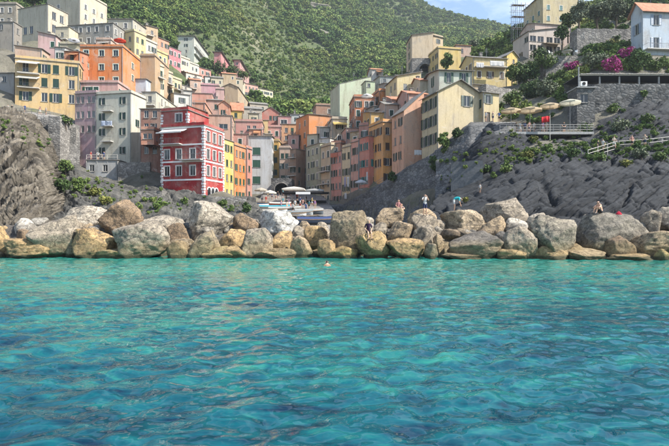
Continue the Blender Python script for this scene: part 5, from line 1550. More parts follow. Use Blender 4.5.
ng.interface.new_socket('Geometry', in_out='INPUT', socket_type='NodeSocketGeometry')
ng.interface.new_socket('Geometry', in_out='OUTPUT', socket_type='NodeSocketGeometry')
gi, go = ng.nodes.new('NodeGroupInput'), ng.nodes.new('NodeGroupOutput')
ip = ng.nodes.new('GeometryNodeInstanceOnPoints')
ci = ng.nodes.new('GeometryNodeCollectionInfo')
ci.inputs['Collection'].default_value = protos
ci.inputs['Separate Children'].default_value = True
ci.inputs['Reset Children'].default_value = True
na = ng.nodes.new('GeometryNodeInputNamedAttribute'); na.data_type = 'FLOAT'; na.inputs['Name'].default_value = 'size'
rv = ng.nodes.new('FunctionNodeRandomValue'); rv.data_type = 'FLOAT_VECTOR'
rv.inputs[0].default_value = (-.15, -.15, 0); rv.inputs[1].default_value = (.15, .15, 6.28)
ip.inputs['Pick Instance'].default_value = True
L_ = ng.links
L_.new(gi.outputs[0], ip.inputs['Points']); L_.new(ci.outputs[0], ip.inputs['Instance'])
L_.new(na.outputs['Attribute'], ip.inputs['Scale']); L_.new(rv.outputs[0], ip.inputs['Rotation'])
L_.new(ip.outputs[0], go.inputs[0])

def scatter(name, label, cat, pts, sizes):
    fm = bpy.data.meshes.new(name)
    fm.from_pydata(np.asarray(pts).tolist(), [], [])
    a_ = fm.attributes.new('size', 'FLOAT', 'POINT'); a_.data.foreach_set('value', np.asarray(sizes, np.float32))
    fo = link(name, fm)
    tag(fo, label, cat, kind='stuff')
    fo.modifiers.new('scatter', 'NODES').node_group = ng
    return fo
scatter('forest', 'dense green wood and scrub covering the hillside', 'forest', np.stack([fx, fy, fz - .3], 1), scale)

N3 = 42000
y3 = 150 + (fr.random(N3) ** .8) * 330; t3 = fr.uniform(-.85, .5, N3); x3 = t3 * y3; p3 = t3 * F + CX
k3 = np.ones(N3, bool)
for (hx_, hy_, th, w, d) in foot:
    dx, dy = x3 - hx_, y3 - hy_
    u = dx * math.cos(th) + dy * math.sin(th); v = -dx * math.sin(th) + dy * math.cos(th)
    k3 &= ~((u > -1.5) & (u < w + 1.5) & (v > -5) & (v < d + 1.5))
k3 &= ~(bare(p3, CY - (height(x3, y3) - EYE) / y3 * F) & (fr.random(N3) < .8))
x3, y3 = x3[k3], y3[k3]
scatter('undergrowth', 'low scrub and bushes between the trees of the hillside', 'undergrowth', np.stack([x3, y3, height(x3, y3) - .2], 1), .35 + .8 * fr.random(len(x3)) ** 1.7)

# scrub on the slope of the right bank and on the ledges of the cliffs
sx, sy, ss = [], [], []
N2 = 2600
y2 = fr.uniform(78, 160, N2); t2 = fr.uniform(.27, .85, N2)
x2 = t2 * y2
k2 = np.ones(N2, bool)
for (hx_, hy_, th, w, d) in foot:
    dx, dy = x2 - hx_, y2 - hy_
    u = dx * math.cos(th) + dy * math.sin(th); v = -dx * math.sin(th) + dy * math.cos(th)
    k2 &= ~((u > -1.5) & (u < w + 1.5) & (v > -4.5) & (v < d + 1.5))
px2 = t2 * F + CX
k2 &= ~((px2 > 566) & (y2 < 84))
k2 &= fbm(np.stack([x2 * .09, y2 * .09, 0 * x2], 1), 41, 3) > -.25
x2, y2 = x2[k2], y2[k2]
scatter('undergrowth', 'green scrub covering the slope of the right bank', 'undergrowth', np.stack([x2, y2, height(x2, y2) - .15], 1), .45 + .95 * fr.random(len(x2)) ** 1.5)
lp, ls = [], []
for zone, n, band in (((505, 690), 420, lambda x: (np.interp(x, [505, 560, 600, 690], [158, 148, 150, 150]), 11)), ((440, 520), 90, lambda x: (np.interp(x, [440, 520], [175, 140]), 22)), ((48, 165), 150, lambda x: (np.interp(x, [48, 112, 165], [178, 192, 205]), 16)), ((165, 250), 50, lambda x: (207, 7)), ((0, 50), 60, lambda x: (np.interp(x, [0, 50], [122, 150]), 12)), ((600, 690), 110, lambda x: (128, 14))):
    for _ in range(n):
        px = fr.uniform(*zone); c_, h_ = band(px)
        py = c_ + fr.normal() * h_ * .5
        e_ = Vector((0, 0, EYE))
        hit = SURF.ray_cast(e_, (at(px, py, 100) - e_).normalized())
        if hit[0] is None or not 48 < hit[0].y < 98: continue
        if abs(hit[1].z) < .25 and fr.random() < .6: continue
        lp.append(tuple(hit[0])); ls.append(.12 + .42 * fr.random() ** 2)
scatter('weeds', 'tufts of weeds and creepers on the cliff ledges', 'weeds', lp, ls)

# ---------------------------------------------------------------- quay
qk = loft('quay', [[(236 + i * 7, r_, y_), (300 - i, r_, y_), (352 - i * 8, r_ + .4, y_)] for i, (y_, r_) in enumerate(zip(QY, QR))], 60, 60, M['quay'], .05, .6, 71, fine=.03)
tag(qk, 'stone quay and slipway between the two banks', 'quay', kind='structure')

# ---------------------------------------------------------------- people
def limbs(pose):
    """pose -> joints {name: (parent, co, radius)}; the figure faces -Y"""
    return pose

def P_stand(arm='down', stride=.0, bend=0.0, wide=1.0):
    j = {'pelvis': (None, (0, 0, .95), .125), 'waist': ('pelvis', (0, 0, 1.08), .115), 'chest': ('waist', (0, -.005, 1.30), .135), 'collar': ('chest', (0, .01, 1.42), .10), 'neck': ('collar', (0, 0, 1.52), .055),
         'head': ('neck', (0, -.02, 1.61), .092), 'crown': ('head', (0, -.012, 1.70), .085), 'nose': ('head', (0, -.115, 1.605), .014)}
    for s, n in ((-1, 'l'), (1, 'r')):
        j['shoulder' + n] = ('collar', (s * .17, .01, 1.41), .062)
        if arm == 'down' or (arm == 'mixed' and s < 0):
            e, w = (s * .235, .03, 1.13), (s * .25, -.03, .88)
        elif arm == 'phone' or arm == 'mixed':
            e, w = (s * .25, -.12, 1.20), (s * .09, -.27, 1.45)
        elif arm == 'hip':
            e, w = (s * .36, .06, 1.17), (s * .18, -.06, 1.0)
        else:
            e, w = (s * .24, -.08, 1.16), (s * .2, -.3, 1.08)
        hand(j, n, s, e, w)
        j['hip' + n] = ('pelvis', (s * .085, 0, .90), .092)
        j['knee' + n] = ('hip' + n, (s * .10, -.02 - s * stride * .5, .49), .060)
        j['ankle' + n] = ('knee' + n, (s * .10, .03 - s * stride, .085), .040)
        j['toe' + n] = ('ankle' + n, (s * .115, -.15 - s * stride, .035), .035)
    return j

def hand(j, n, s, e, w):
    e, w = Vector(e), Vector(w)
    j['elbow' + n] = ('shoulder' + n, e, .045)
    j['wrist' + n] = ('elbow' + n, w, .030)
    d = (w - e).normalized()
    side = Vector((s, 0, 0)) - d * d.x * s
    side = side.normalized() if side.length > .1 else Vector((0, 1, 0))
    palm = w + d * .075
    j['palm' + n] = ('wrist' + n, palm, .032)
    nrm = d.cross(side).normalized()
    for k in range(4):
        off = nrm * ((k - 1.5) * .021)
        ln = (.062, .074, .070, .052)[k]
        a = palm + d * .03 + off
        b = a + d * ln * .6 - side * .012
        c = b + d * ln * .45 - side * .03
        j['fa%d%s' % (k, n)] = ('palm' + n, a, .010)
        j['fb%d%s' % (k, n)] = ('fa%d%s' % (k, n), b, .009)
        j['fc%d%s' % (k, n)] = ('fb%d%s' % (k, n), c, .008)
    t1 = w + d * .04 - nrm * .04
    j['ta' + n] = ('palm' + n, t1, .012)
    j['tb' + n] = ('ta' + n, t1 + d * .045 - nrm * .018 - side * .015, .010)

def P_sit(dangle=True, lean=0.0, hug=False):
    j = {'pelvis': (None, (0, 0, .12), .13), 'waist': ('pelvis', (0, -.01, .27), .115), 'chest': ('waist', (0, -.03 - lean * .5, .48), .135), 'collar': ('chest', (0, -.03 - lean, .60), .10), 'neck': ('collar', (0, -.05 - lean, .69), .055),
         'head': ('neck', (0, -.09 - lean, .78), .092), 'crown': ('head', (0, -.08 - lean, .87), .085), 'nose': ('head', (0, -.185 - lean, .77), .014)}
    for s, n in ((-1, 'l'), (1, 'r')):
        j['shoulder' + n] = ('collar', (s * .17, -.02 - lean, .585), .062)
        if hug: e, w = (s * .24, -.26 - lean, .42), (s * .10, -.50, .44)
        else: e, w = (s * .24, -.05, .33), (s * .16, -.26, .22)
        hand(j, n, s, e, w)
        j['hip' + n] = ('pelvis', (s * .09, -.05, .11), .092)
        if dangle:
            j['knee' + n] = ('hip' + n, (s * .10, -.48, .10), .060)
            j['ankle' + n] = ('knee' + n, (s * .10, -.50, -.33), .040)
            j['toe' + n] = ('ankle' + n, (s * .11, -.64, -.41), .035)
        else:
            j['knee' + n] = ('hip' + n, (s * .11, -.42, .46), .060)
            j['ankle' + n] = ('knee' + n, (s * .10, -.56, .06), .040)
            j['toe' + n] = ('ankle' + n, (s * .11, -.72, .03), .035)
    return j

def P_bend():
    j = {'pelvis': (None, (0, .12, .95), .125), 'waist': ('pelvis', (0, .03, 1.05), .115), 'chest': ('waist', (0, -.22, 1.10), .135), 'collar': ('chest', (0, -.36, 1.08), .10), 'neck': ('collar', (0, -.45, 1.03), .055),
         'head': ('neck', (0, -.54, .98), .092), 'crown': ('head', (0, -.62, .95), .085), 'nose': ('head', (0, -.55, .875), .014)}
    for s, n in ((-1, 'l'), (1, 'r')):
        j['shoulder' + n] = ('collar', (s * .17, -.35, 1.06), .062)
        hand(j, n, s, (s * .20, -.36, .78), (s * .14, -.44, .55))
        j['hip' + n] = ('pelvis', (s * .085, .1, .90), .092)
        j['knee' + n] = ('hip' + n, (s * .10, .02, .49), .060)
        j['ankle' + n] = ('knee' + n, (s * .10, .06, .085), .040)
        j['toe' + n] = ('ankle' + n, (s * .115, -.12, .035), .035)
    return j

PANTS = {k: m_plain('shorts_' + k, c, .9) for k, c in dict(navy=(0.02, 0.03, 0.08, 1), khaki=(0.30, 0.25, 0.17, 1), black=(0.012, 0.012, 0.014, 1), white=(0.6, 0.6, 0.58, 1)).items()}
EYEM = m_plain('eye_dark', (0.01, 0.008, 0.007, 1), .3)

def person_mesh(pose, pants='navy', shirt=True, sleeves=True, longhair=False, long=False):
    names = list(pose)
    idx = {n: i for i, n in enumerate(names)}
    me = bpy.data.meshes.new('person')
    me.from_pydata([tuple(pose[n][1]) for n in names], [(idx[pose[n][0]], i) for i, n in enumerate(names) if pose[n][0]], [])
    ob = bpy.data.objects.new('person_skeleton', me)
    COL.objects.link(ob)
    sk = ob.modifiers.new('skin', 'SKIN')
    if not me.skin_vertices: me.attributes  # layer is made by the modifier below
    bm = bmesh.new(); bm.from_mesh(me)
    lay = bm.verts.layers.skin.verify()
    bm.verts.ensure_lookup_table()
    for i, n in enumerate(names):
        r = pose[n][2]
        bm.verts[i][lay].radius = (r, r)
        bm.verts[i][lay].use_root = (i == 0)
    bm.to_mesh(me); bm.free()
    sk.use_smooth_shade = True
    ss = ob.modifiers.new('sub', 'SUBSURF'); ss.levels = 1; ss.render_levels = 1
    dg = bpy.context.evaluated_depsgraph_get()
    ev = ob.evaluated_get(dg)
    m2 = bpy.data.meshes.new_from_object(ev)
    m2.name = 'person'
    bpy.data.objects.remove(ob)
    m2.materials.clear()
    for m in (M['skin'], M['cloth'], PANTS[pants], M['hair'], EYEM): m2.materials.append(m)
    segs = []
    for n in names:
        p = pose[n][0]
        if p: segs.append((Vector(pose[p][1]), Vector(pose[n][1]), p, n))
    head, crown = Vector(pose['head'][1]), Vector(pose['crown'][1])
    nose = Vector(pose['nose'][1])
    up = (crown - head).normalized(); fw = (nose - head); fw = (fw - up * fw.dot(up)).normalized()
    for poly in m2.polygons:
        c = Vector(poly.center)
        best, bn = 9, None
        for a, b, p, n in segs:
            ab = b - a
            t = max(0, min(1, (c - a).dot(ab) / max(1e-9, ab.length_squared)))
            d = (a + ab * t - c).length - pose[n][2] * .6
            if d < best: best, bn, bt = d, n, t
        k = 0
        base = bn.rstrip('lr') if bn not in ('collar', 'shoulderl', 'shoulderr') else bn[:8]
        if base in ('waist', 'chest', 'collar', 'shoulder'): k = 1 if shirt else 0
        elif base == 'elbow' or bn.startswith('elbow'): k = 1 if (shirt and sleeves and bt < .75) else 0
        elif base == 'pelvis' or bn.startswith('hip'): k = 2
        elif bn.startswith('knee'): k = 2 if (long or bt < .7) else 0
        elif bn.startswith('ankle'): k = 2 if long else 0
        elif bn.startswith('toe'): k = 4
        elif bn in ('head', 'crown'):
            r = c - head
            if r.dot(up) > .045 or (r.dot(fw) < -.01 and r.dot(up) > -.06): k = 3
        poly.material_index = k
        poly.use_smooth = True
    # eyes, mouth and ears as small solid lumps on the face, hair length behind
    side = up.cross(fw).normalized()
    bm = bmesh.new(); bm.from_mesh(m2)
    def lump(c, r, mi, sc=(1, 1, 1)):
        g = bmesh.ops.create_icosphere(bm, subdivisions=1, radius=r)
        for v in g['verts']:
            v.co = Vector((v.co.x * sc[0], v.co.y * sc[1], v.co.z * sc[2])) + c
            for f in v.link_faces: f.material_index = mi
    for s in (-1, 1):
        lump(head + fw * .080 + side * (s * .034) + up * .02, .012, 4)
        lump(head + side * (s * .090) + up * .0, .022, 0)
    lump(head + fw * .080 - up * .045, .018, 0, (1.3, 1, .5))
    if longhair:
        for k in range(5):
            lump(head - fw * (.06 + .012 * k) - up * (.02 + .075 * k), .085 - .006 * k, 3)
    bm.to_mesh(m2); bm.free()
    for p in m2.polygons: p.use_smooth = True
    return m2

PM = dict(
    walk=person_mesh(P_stand('mixed', .14), 'navy'), stand=person_mesh(P_stand('down', .04), 'khaki'), hip=person_mesh(P_stand('hip', .03), 'black', longhair=True),
    walk2=person_mesh(P_stand('fwd', .2), 'white', longhair=True), phone=person_mesh(P_stand('phone', .03), 'navy'), bend=person_mesh(P_bend(), 'white', sleeves=True),
    sitw=person_mesh(P_sit(True, .08), 'black', longhair=True), sitm=person_mesh(P_sit(False, .16, True), 'black', shirt=False), sitc=person_mesh(P_sit(True, .02), 'khaki', longhair=True), sitd=person_mesh(P_sit(False, .05, True), 'navy', shirt=True))

from mathutils.bvhtree import BVHTree
def top_of(label, x, y):
    for o in bpy.data.objects:
        if o.get('label') == label:
            mt = Matrix.LocRotScale(o.location, o.rotation_euler, o.scale)
            bv = BVHTree.FromPolygons([mt @ v.co for v in o.data.vertices], [tuple(p.vertices) for p in o.data.polygons])
            h = bv.ray_cast(Vector((x, y, 60)), Vector((0, 0, -1)))
            if h[0]: return h[0].z
    return None

def person(label, mesh, loc, rz, shirt, scale=1.0, group=None):
    o = link('person', PM[mesh], None, loc, (0, 0, R(rz)), shirt)
    o.scale = (scale,) * 3
    tag(o, label, 'person', group)
    return o

def on_rock(label, rock, px, mesh, rz, shirt, dy=0.0, dz=0.0, scale=1.0, Y=None):
    c = BPOS[rock][0]
    Yp = Y or (c.y + dy)
    x = (px - CX) / F * Yp
    z = top_of(rock, x, Yp)
    if z is None: z = c.z + BPOS[rock][3] * .9
    return person(label, mesh, (x, Yp, z + dz), rz, shirt, scale)

on_rock('man in a white shirt and navy shorts standing on the boulders', 'flat stone ledge the man in white stands on', 425, 'phone', 8, (0.75, 0.75, 0.74, 1), Y=None, scale=1.04)
on_rock('person in a turquoise top bending forward on the flat-topped block', 'flat-topped block the person in turquoise stands on', 455, 'bend', 75, (0.03, 0.50, 0.55, 1), dy=-.25)
on_rock('woman in a dark purple dress sitting on the ochre boulder with legs hanging', 'ochre boulder the woman in purple sits on', 368, 'sitw', 10, (0.045, 0.015, 0.06, 1), dy=-.35, dz=-.02, scale=1.1)
on_rock('bare-chested man sitting with knees drawn up on the huge block', 'huge square dark block the bare-chested man sits on', 601, 'sitm', -70, (0.5, 0.3, 0.2, 1), dy=-.1, dz=-.02, scale=1.1)
on_rock('woman of the couple sitting on the tan rounded boulder', 'tan rounded boulder the couple sits beside', 398, 'sitc', 20, (0.50, 0.25, 0.25, 1), dy=.1, dz=-.02)
on_rock('companion sitting higher behind the woman of the couple', 'tan rounded boulder the couple sits beside', 401.5, 'sitd', -10, (0.45, 0.33, 0.28, 1), dy=.55, dz=-.02, scale=1.1)
hb = BPOS['huge square dark block the bare-chested man sits on'][0]
xb = (618 - CX) / F * hb.y
bag = MB()
for i in range(5):
    z0, z1 = i * .08, (i + 1) * .08
    r0, r1 = .27 * math.cos(i * .28), .27 * math.cos((i + 1) * .28)
    bag.add([(r0 * 1.3 * math.cos(t * .785), r0 * .8 * math.sin(t * .785), z0) for t in range(8)] + [(r1 * 1.3 * math.cos(t * .785), r1 * .8 * math.sin(t * .785), z1) for t in range(8)], [(t, (t + 1) % 8, 8 + (t + 1) % 8, 8 + t) for t in range(8)] + ([tuple(range(8, 16))] if i == 4 else []))
bo = empty('bag', (xb, hb.y - .1, top_of('huge square dark block the bare-chested man sits on', xb, hb.y - .1) or 3.2))
bo.scale = (.7, .7, .65)
tag(bo, 'crimson bag lying beside the bare-chested man', 'bag')
bag.build('body', M['cloth'], bo, color=(0.50, 0.02, 0.05, 1), smooth=True)
MB().bar((-.18, 0, .36), (-.1, 0, .52), .02).bar((-.1, 0, .52), (.1, 0, .52), .02).bar((.1, 0, .52), (.18, 0, .36), .02).build('strap', M['cloth'], bo, color=(0.10, 0.02, 0.03, 1))
# swimmer: upright in the water, head and shoulders out
sw = person('dark-haired swimmer with head and shoulders above the water', 'stand', (at(327, 266, 28).x, 28.0, -1.36), 200, (0.52, 0.31, 0.21, 1))

colors = [(0.7, 0.7, 0.68, 1), (0.45, 0.06, 0.05, 1), (0.05, 0.12, 0.35, 1), (0.6, 0.35, 0.3, 1), (0.03, 0.03, 0.035, 1), (0.1, 0.35, 0.4, 1), (0.6, 0.5, 0.12, 1), (0.35, 0.2, 0.4, 1), (0.62, 0.55, 0.45, 1)]
cname = ['white', 'red', 'navy blue', 'rose', 'black', 'teal', 'yellow', 'violet', 'cream']
pr = random.Random(9)
spots = [(262, 96), (266, 92), (272, 101), (276, 95), (278, 104), (283, 90), (286, 97), (289, 88), (292, 93), (295, 84), (297, 98), (300, 90), (303, 86), (306, 93), (309, 84), (312, 90), (281, 82), (287, 80), (293, 78), (300, 79), (306, 78), (298, 106), (291, 110), (283, 110), (268, 104), (315, 84)]
where = {0: 'near the moored boats', 1: 'by the parasols', 2: 'in the middle of the quay', 3: 'near the dark canopy'}
used_l = set()
mesh_names = ['walk', 'stand', 'hip', 'walk2']
pose_words = dict(walk='striding', stand='standing', hip='with hands on hips', walk2='strolling with long hair')
for i, (px, Y) in enumerate(spots):
    k, mn = i % 9, mesh_names[i % 4]
    zone = 'the boats on the slipway' if px < 276 else ('the big white parasol' if px < 296 else 'the dark canopy')
    lab = 'person in %s %s on quay near %s' % (cname[k], pose_words[mn], zone)
    while lab in used_l:
        k = (k + 1) % 9
        lab = 'person in %s %s on quay near %s' % (cname[k], pose_words[mn], zone)
    used_l.add(lab)
    person(lab, mn, ((px - CX) / F * Y, Y, qz(Y) + .02), pr.uniform(0, 360), colors[k], pr.uniform(.92, 1.03), 'people on the quay')

# ---------------------------------------------------------------- parasols
def parasol(label, px, yt, Y, wpx, col, zfoot, square=False, group='parasols', drop=.22):
    top = at(px, yt, Y)
    rad = wpx / 2 / F * Y
    root = empty('parasol', (top.x, top.y, zfoot))
    tag(root, label, 'parasol', group)
    Hh = top.z - zfoot
    n = 4 if square else 8
    c = MB()
    e = Hh - rad * drop * 1.6 - .05
    ring = lambda r, z, sag=0: [(r * math.cos(2 * math.pi * (i + .5 * square) / n), r * math.sin(2 * math.pi * (i + .5 * square) / n), z) for i in range(n)]
    k = 1.25 if square else 1.0
    r2, r1, r0 = ring(rad * k, e), ring(rad * .55 * k, e + (Hh - e) * .55), ring(.04, Hh)
    r3 = ring(rad * k * 1.005, e - .22)
    for a, b in ((r2, r1), (r1, r0), (r3, r2)):
        c.add(a + b, [(i, (i + 1) % n, n + (i + 1) % n, n + i) for i in range(n)])
    c.build('canopy', M['cloth'], root, color=col)
    MB().bar((0, 0, 0), (0, 0, Hh - .02), .035, 8).build('pole', M['metal'], root)
    rb = MB()
    for i in range(n):
        rb.bar((0, 0, e + .05), r1[i], .015, 4)
    rb.build('ribs', M['metal'], root)
    MB().box(-.3, .3, -.3, .3, 0, .1).build('base', M['concrete'], root)
    return root

WC = (0.72, 0.68, 0.60, 1)
parasol('big white double parasol over the quay tables', 294, 186.5, 97, 25, WC, qz(97), True, drop=.12)
parasol('small cream parasol left on the quay before the white house', 270, 190, 96, 13, WC, qz(96))
parasol('wide grey-white parasol at the right of the quay', 315, 188.5, 96, 20, (0.45, 0.45, 0.43, 1), qz(96), True, drop=.1)
parasol('pale cream parasol by the foot of the white house', 261, 187.5, 104, 13, (0.5, 0.46, 0.38, 1), qz(104))
parasol('white parasol against the brick red house', 361, 179.5, 90, 12, (0.66, 0.67, 0.70, 1), zat(190, 90))
BE = (0.62, 0.49, 0.32, 1)
tz_ = zat(133, 71)
parasol('beige parasol leftmost on the cliff terrace', 511, 107.5, 71, 20, BE, tz_, drop=.16)
parasol('beige parasol second on the cliff terrace', 530, 106.5, 71.5, 24, BE, tz_, drop=.16)
parasol('beige parasol third on the cliff terrace, before the round white one', 550, 102.5, 72, 20, BE, tz_, drop=.18)
parasol('round creamy white parasol next to the stone kiosk', 570, 99, 71, 21, (0.68, 0.64, 0.50, 1), tz_, drop=.18)
parasol('red parasol on top of the orange block', 120, 38, 114, 12, (0.55, 0.06, 0.03, 1), zat(47, 112) + .4)
parasol('white canopy parasol beside the cream flat roof', 74, 38, 113, 11, (0.7, 0.7, 0.72, 1), zat(44, 114) + .4)
parasol('white parasol on the roof terrace under the mint tower', 367, 93.5, 109.5, 12, (0.72, 0.7, 0.66, 1), zat(97, 112) - .3)
parasol('white parasol on the roof terrace right of the orange terrace block', 380, 107.5, 101.5, 11, (0.66, 0.66, 0.64, 1), zat(112, 101))

# ---------------------------------------------------------------- boats
def boat(label, px, Y, rz, Lb, col, cover=None, z=None, group='boats on the slipway'):
    root = empty('boat', ((px - CX) / F * Y, Y, (qz(Y) if z is None else z)), R(rz))
    tag(root, label, 'boat', group)
    ns, m = 12, 7
    hull = MB(); rim = []
    ringsv = []
    for i in range(ns + 1):
        s = i / ns
        w = Lb * .17 * (math.sin(math.pi * min(1, .18 + s * .62)) ** .8 if s < .999 else 0.0) * (1 - max(0, s - .55) ** 2 * 3.2)
        w = max(w, .02)
        sheer = .62 + .35 * (s - .35) ** 2
        x = (s - .5) * Lb
        sec = []
        for k in range(m):
            t = -1 + 2 * k / (m - 1)
            sec.append((x, t * w, .08 + (sheer - .08) * abs(t) ** 2.2))
        ringsv.append(sec)
    vs = [p for sec in ringsv for p in sec]
    fs = [(i * m + k, i * m + k + 1, (i + 1) * m + k + 1, (i + 1) * m + k) for i in range(ns) for k in range(m - 1)]
    fs.append(tuple(range(m)))
    hull.add(vs, fs)
    ho = hull.build('hull', M['paint'], root, color=col)
    g = MB()
    for side in (0, m - 1):
        for i in range(ns):
            g.bar(ringsv[i][side], ringsv[i + 1][side], .05, 5)
    g.build('gunwale', M['wood'], root)
    if cover:
        cv = MB(); vv = []
        for i in range(ns + 1):
            a, b = ringsv[i][0], ringsv[i][-1]
            for k in range(5):
                t = k / 4
                vv.append((a[0], a[1] + (b[1] - a[1]) * t * 1.0, a[2] + .06 + .28 * math.sin(math.pi * t)))
        cv.add(vv, [(i * 5 + k, i * 5 + k + 1, (i + 1) * 5 + k + 1, (i + 1) * 5 + k) for i in range(ns) for k in range(4)])
        cv.build('cover', M['cloth'], root, color=cover, smooth=True)
    else:
        for s in (.3, .55):
            i = int(s * ns); a, b = ringsv[i][1], ringsv[i][-2]
            MB().box(a[0] - .12, a[0] + .12, a[1], b[1], .42, .46).build('thwart', M['wood'], root)
    MB().box(-Lb * .4, Lb * .45, -.04, .04, 0, .12).build('keel', M['wood'], root)
    return root

boat('turquoise-covered boat hauled out on the slipway', 272, 82, 12, 6.2, (0.55, 0.57, 0.56, 1), (0.05, 0.34, 0.42, 1))
boat('white rowing boat in front of the turquoise-covered boat', 269, 77, 8, 5.8, (0.62, 0.63, 0.62, 1))
boat('small blue boat on the slipway behind the others', 266, 90, 24, 4.6, (0.04, 0.16, 0.38, 1))
boat('boat with a yellow and white hull by the bush', 257, 84, 40, 4.8, (0.55, 0.42, 0.12, 1), (0.60, 0.58, 0.52, 1))
boat('grey boat with a pale cover in the middle of the slipway', 285, 79, -6, 5.4, (0.25, 0.27, 0.28, 1), (0.46, 0.48, 0.46, 1))
boat('long boat under a blue cover behind the middle boulders', 318, 61, 4, 5.2, (0.10, 0.13, 0.2, 1), (0.05, 0.08, 0.2, 1), z=qz(61))
boat('dark boat lying on the quay beside the long blue-covered one', 303, 66, 12, 4.2, (0.06, 0.07, 0.08, 1))

for (px, Y, rz, L_b, c1, c2, lab) in [(262, 74, 20, 5.0, (0.5, 0.5, 0.48, 1), (0.5, 0.47, 0.4, 1), 'small boat under a sand-coloured cover left at the water end'), (276, 72, -5, 4.6, (0.2, 0.32, 0.36, 1), None, 'open teal rowing boat at the water end of the slipway'),
    (290, 70, 14, 4.8, (0.6, 0.6, 0.58, 1), None, 'open white dinghy at the water end of the slipway'), (280, 88, 30, 4.4, (0.45, 0.1, 0.06, 1), (0.5, 0.5, 0.47, 1), 'little red-hulled boat among the people on the quay'), (300, 72, -20, 4.2, (0.4, 0.42, 0.42, 1), (0.3, 0.33, 0.33, 1), 'small grey-covered boat right on the slipway'),
    (309, 75, 16, 4.6, (0.08, 0.1, 0.12, 1), (0.4, 0.4, 0.38, 1), 'dark-hulled boat with a pale cover near the mole')]:
    boat(lab, px, Y, rz, L_b, c1, c2)

# dark canopy of the quay bar
A = at(302, 208, 92)
cn = empty('canopy', (A.x, A.y, qz(92)))
tag(cn, 'dark open canopy of the quay bar on thin posts', 'canopy')
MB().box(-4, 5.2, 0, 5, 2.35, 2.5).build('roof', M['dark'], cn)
for (x, y) in ((-3.9, .1), (5.1, .1), (-3.9, 4.9), (5.1, 4.9), (.6, .1)):
    MB().bar((x, y, 0), (x, y, 2.36), .05).build('post', M['metal'], cn)
MB().box(-3.4, 4.6, 3.4, 4.2, 0, 1.05).build('counter', M['dark'], cn)
MB().box(-1.2, 1.6, -.06, -.01, 2.05, 2.5).build('white_valance', M['white'], cn)

# ---------------------------------------------------------------- cliff terrace with pergola
deck = empty('terrace', (at(500, 133, 70).x, 70, tz_))
tag(deck, 'narrow cliff terrace with a railing under the parasols', 'terrace')
wdk = at(594, 133, 70).x - at(500, 133, 70).x
MB().box(0, wdk, 0, 5, -.35, 0).build('slab', M['concrete'], deck)
for i in range(15):
    x = wdk * i / 14
    MB().bar((x, .08, 0), (x, .08, 1.05), .03, 5).build('post', M['metal'], deck)
for z in (1.05, .7, .35):
    MB().bar((0, .08, z), (wdk, .08, z), .022, 5).build('rail', M['metal'], deck)

pg = empty('pergola', (at(578, 84, 77.5).x, 77.5, zat(84, 75.5)))
tag(pg, 'long pergola with a pale reed roof over painted-in shade on the stone wall', 'pergola')
pw = at(700, 84, 77.5).x - pg.location.x
for i in range(7):
    x = .3 + (pw - .6) * i / 6
    MB().box(x - .1, x + .1, -.1, .1, -.3, 1.75).build('post', M['concrete'], pg)
MB().box(0, pw, 4.6, 4.9, -.3, 1.9).build('back_wall', M['masonry_dark'], pg)
MB().box(-.2, pw + .2, -.5, -.35, 1.82, 1.95).build('beam', M['rail'], pg)
MB().box(-.1, pw + .1, -.3, 4.9, 1.84, 1.93).build('painted_shade', M['dark'], pg)  # near-black sheet added to paint the shade below the reed roof
nsl = 44
sl = unit_mesh('reed', lambda: MB().box(-.19, .19, -.8, 5.0, 0, .07).mesh('slat', M['rail']))
for i in range(nsl):
    link('slat', sl, pg, (pw * (i + .5) / nsl, 0, 1.955 + .015 * (i % 3)), (R(1.5 * math.sin(i * 1.7)), 0, 0))
MB().box(.3, pw - .3, .05, .16, -.02, .55).build('parapet', M['masonry_dark'], pg)

ks = empty('kiosk', (at(577, 111, 74).x, 74, zat(128, 74)))
tag(ks, 'small stone kiosk with an air conditioner beside the parasols', 'kiosk')
kw = at(595, 111, 74).x - ks.location.x
kh = zat(88, 74) - ks.location.z
b = MB(); facade(b, (0, 0), (1, 0), kw, -1, kh, [(.5, 1.7, kh - 2.2, kh - .9)], (0, 1))
b.quad((kw, 0, -1), (kw, 3, -1), (kw, 3, kh), (kw, 0, kh)); b.quad((0, 3, -1), (0, 0, -1), (0, 0, kh), (0, 3, kh)); b.quad((0, 0, kh), (kw, 0, kh), (kw, 3, kh), (0, 3, kh))
b.build('wall', M['masonry_dark'], ks)
add_window(ks, (1.1, 0, kh - 2.2), 0, 1.2, 1.3, False, random.Random(1), None, (0.3, 0.3, 0.3, 1), False)
MB().box(-.15, kw + .15, -.25, 3.1, kh + .01, kh + .16).build('roof', M['concrete'], ks)
ac = MB().box(.5, 1.5, -.15, .25, kh + .3, kh + 1.0).build('air_conditioner', M['white'], ks)
MB().bar((1.0, -.16, kh + .65), (1.0, -.19, kh + .65), .26, 14).build('fan_grille', M['dark'], ac)
MB().bar((.2, -.1, kh), (.2, -.1, kh + 3.2), .09, 8).build('pillar', M['concrete'], ks)

fl = empty('flagpole', (at(550, 143, 69.4).x, 69.4, zat(143, 69.4)))
tag(fl, 'flagpole with a small red flag on the cliff terrace', 'flagpole')
MB().bar((0, 0, -.4), (0, 0, 4.0), .045, 8).build('pole', M['rail'], fl)
f_ = MB(); nn = 10
fv = [(-1.25 * i / nn, .09 * math.sin(i * 1.1), 3.9 - .85 * k - .18 * (i / nn) ** 1.5) for i in range(nn + 1) for k in (0, 1)]
f_.add(fv, [(2 * i, 2 * i + 1, 2 * i + 3, 2 * i + 2) for i in range(nn)])
fo_ = f_.build('flag', M['cloth'], fl, color=(0.65, 0.03, 0.04, 1), smooth=True)
fo_.modifiers.new('thick', 'SOLIDIFY').thickness = .01

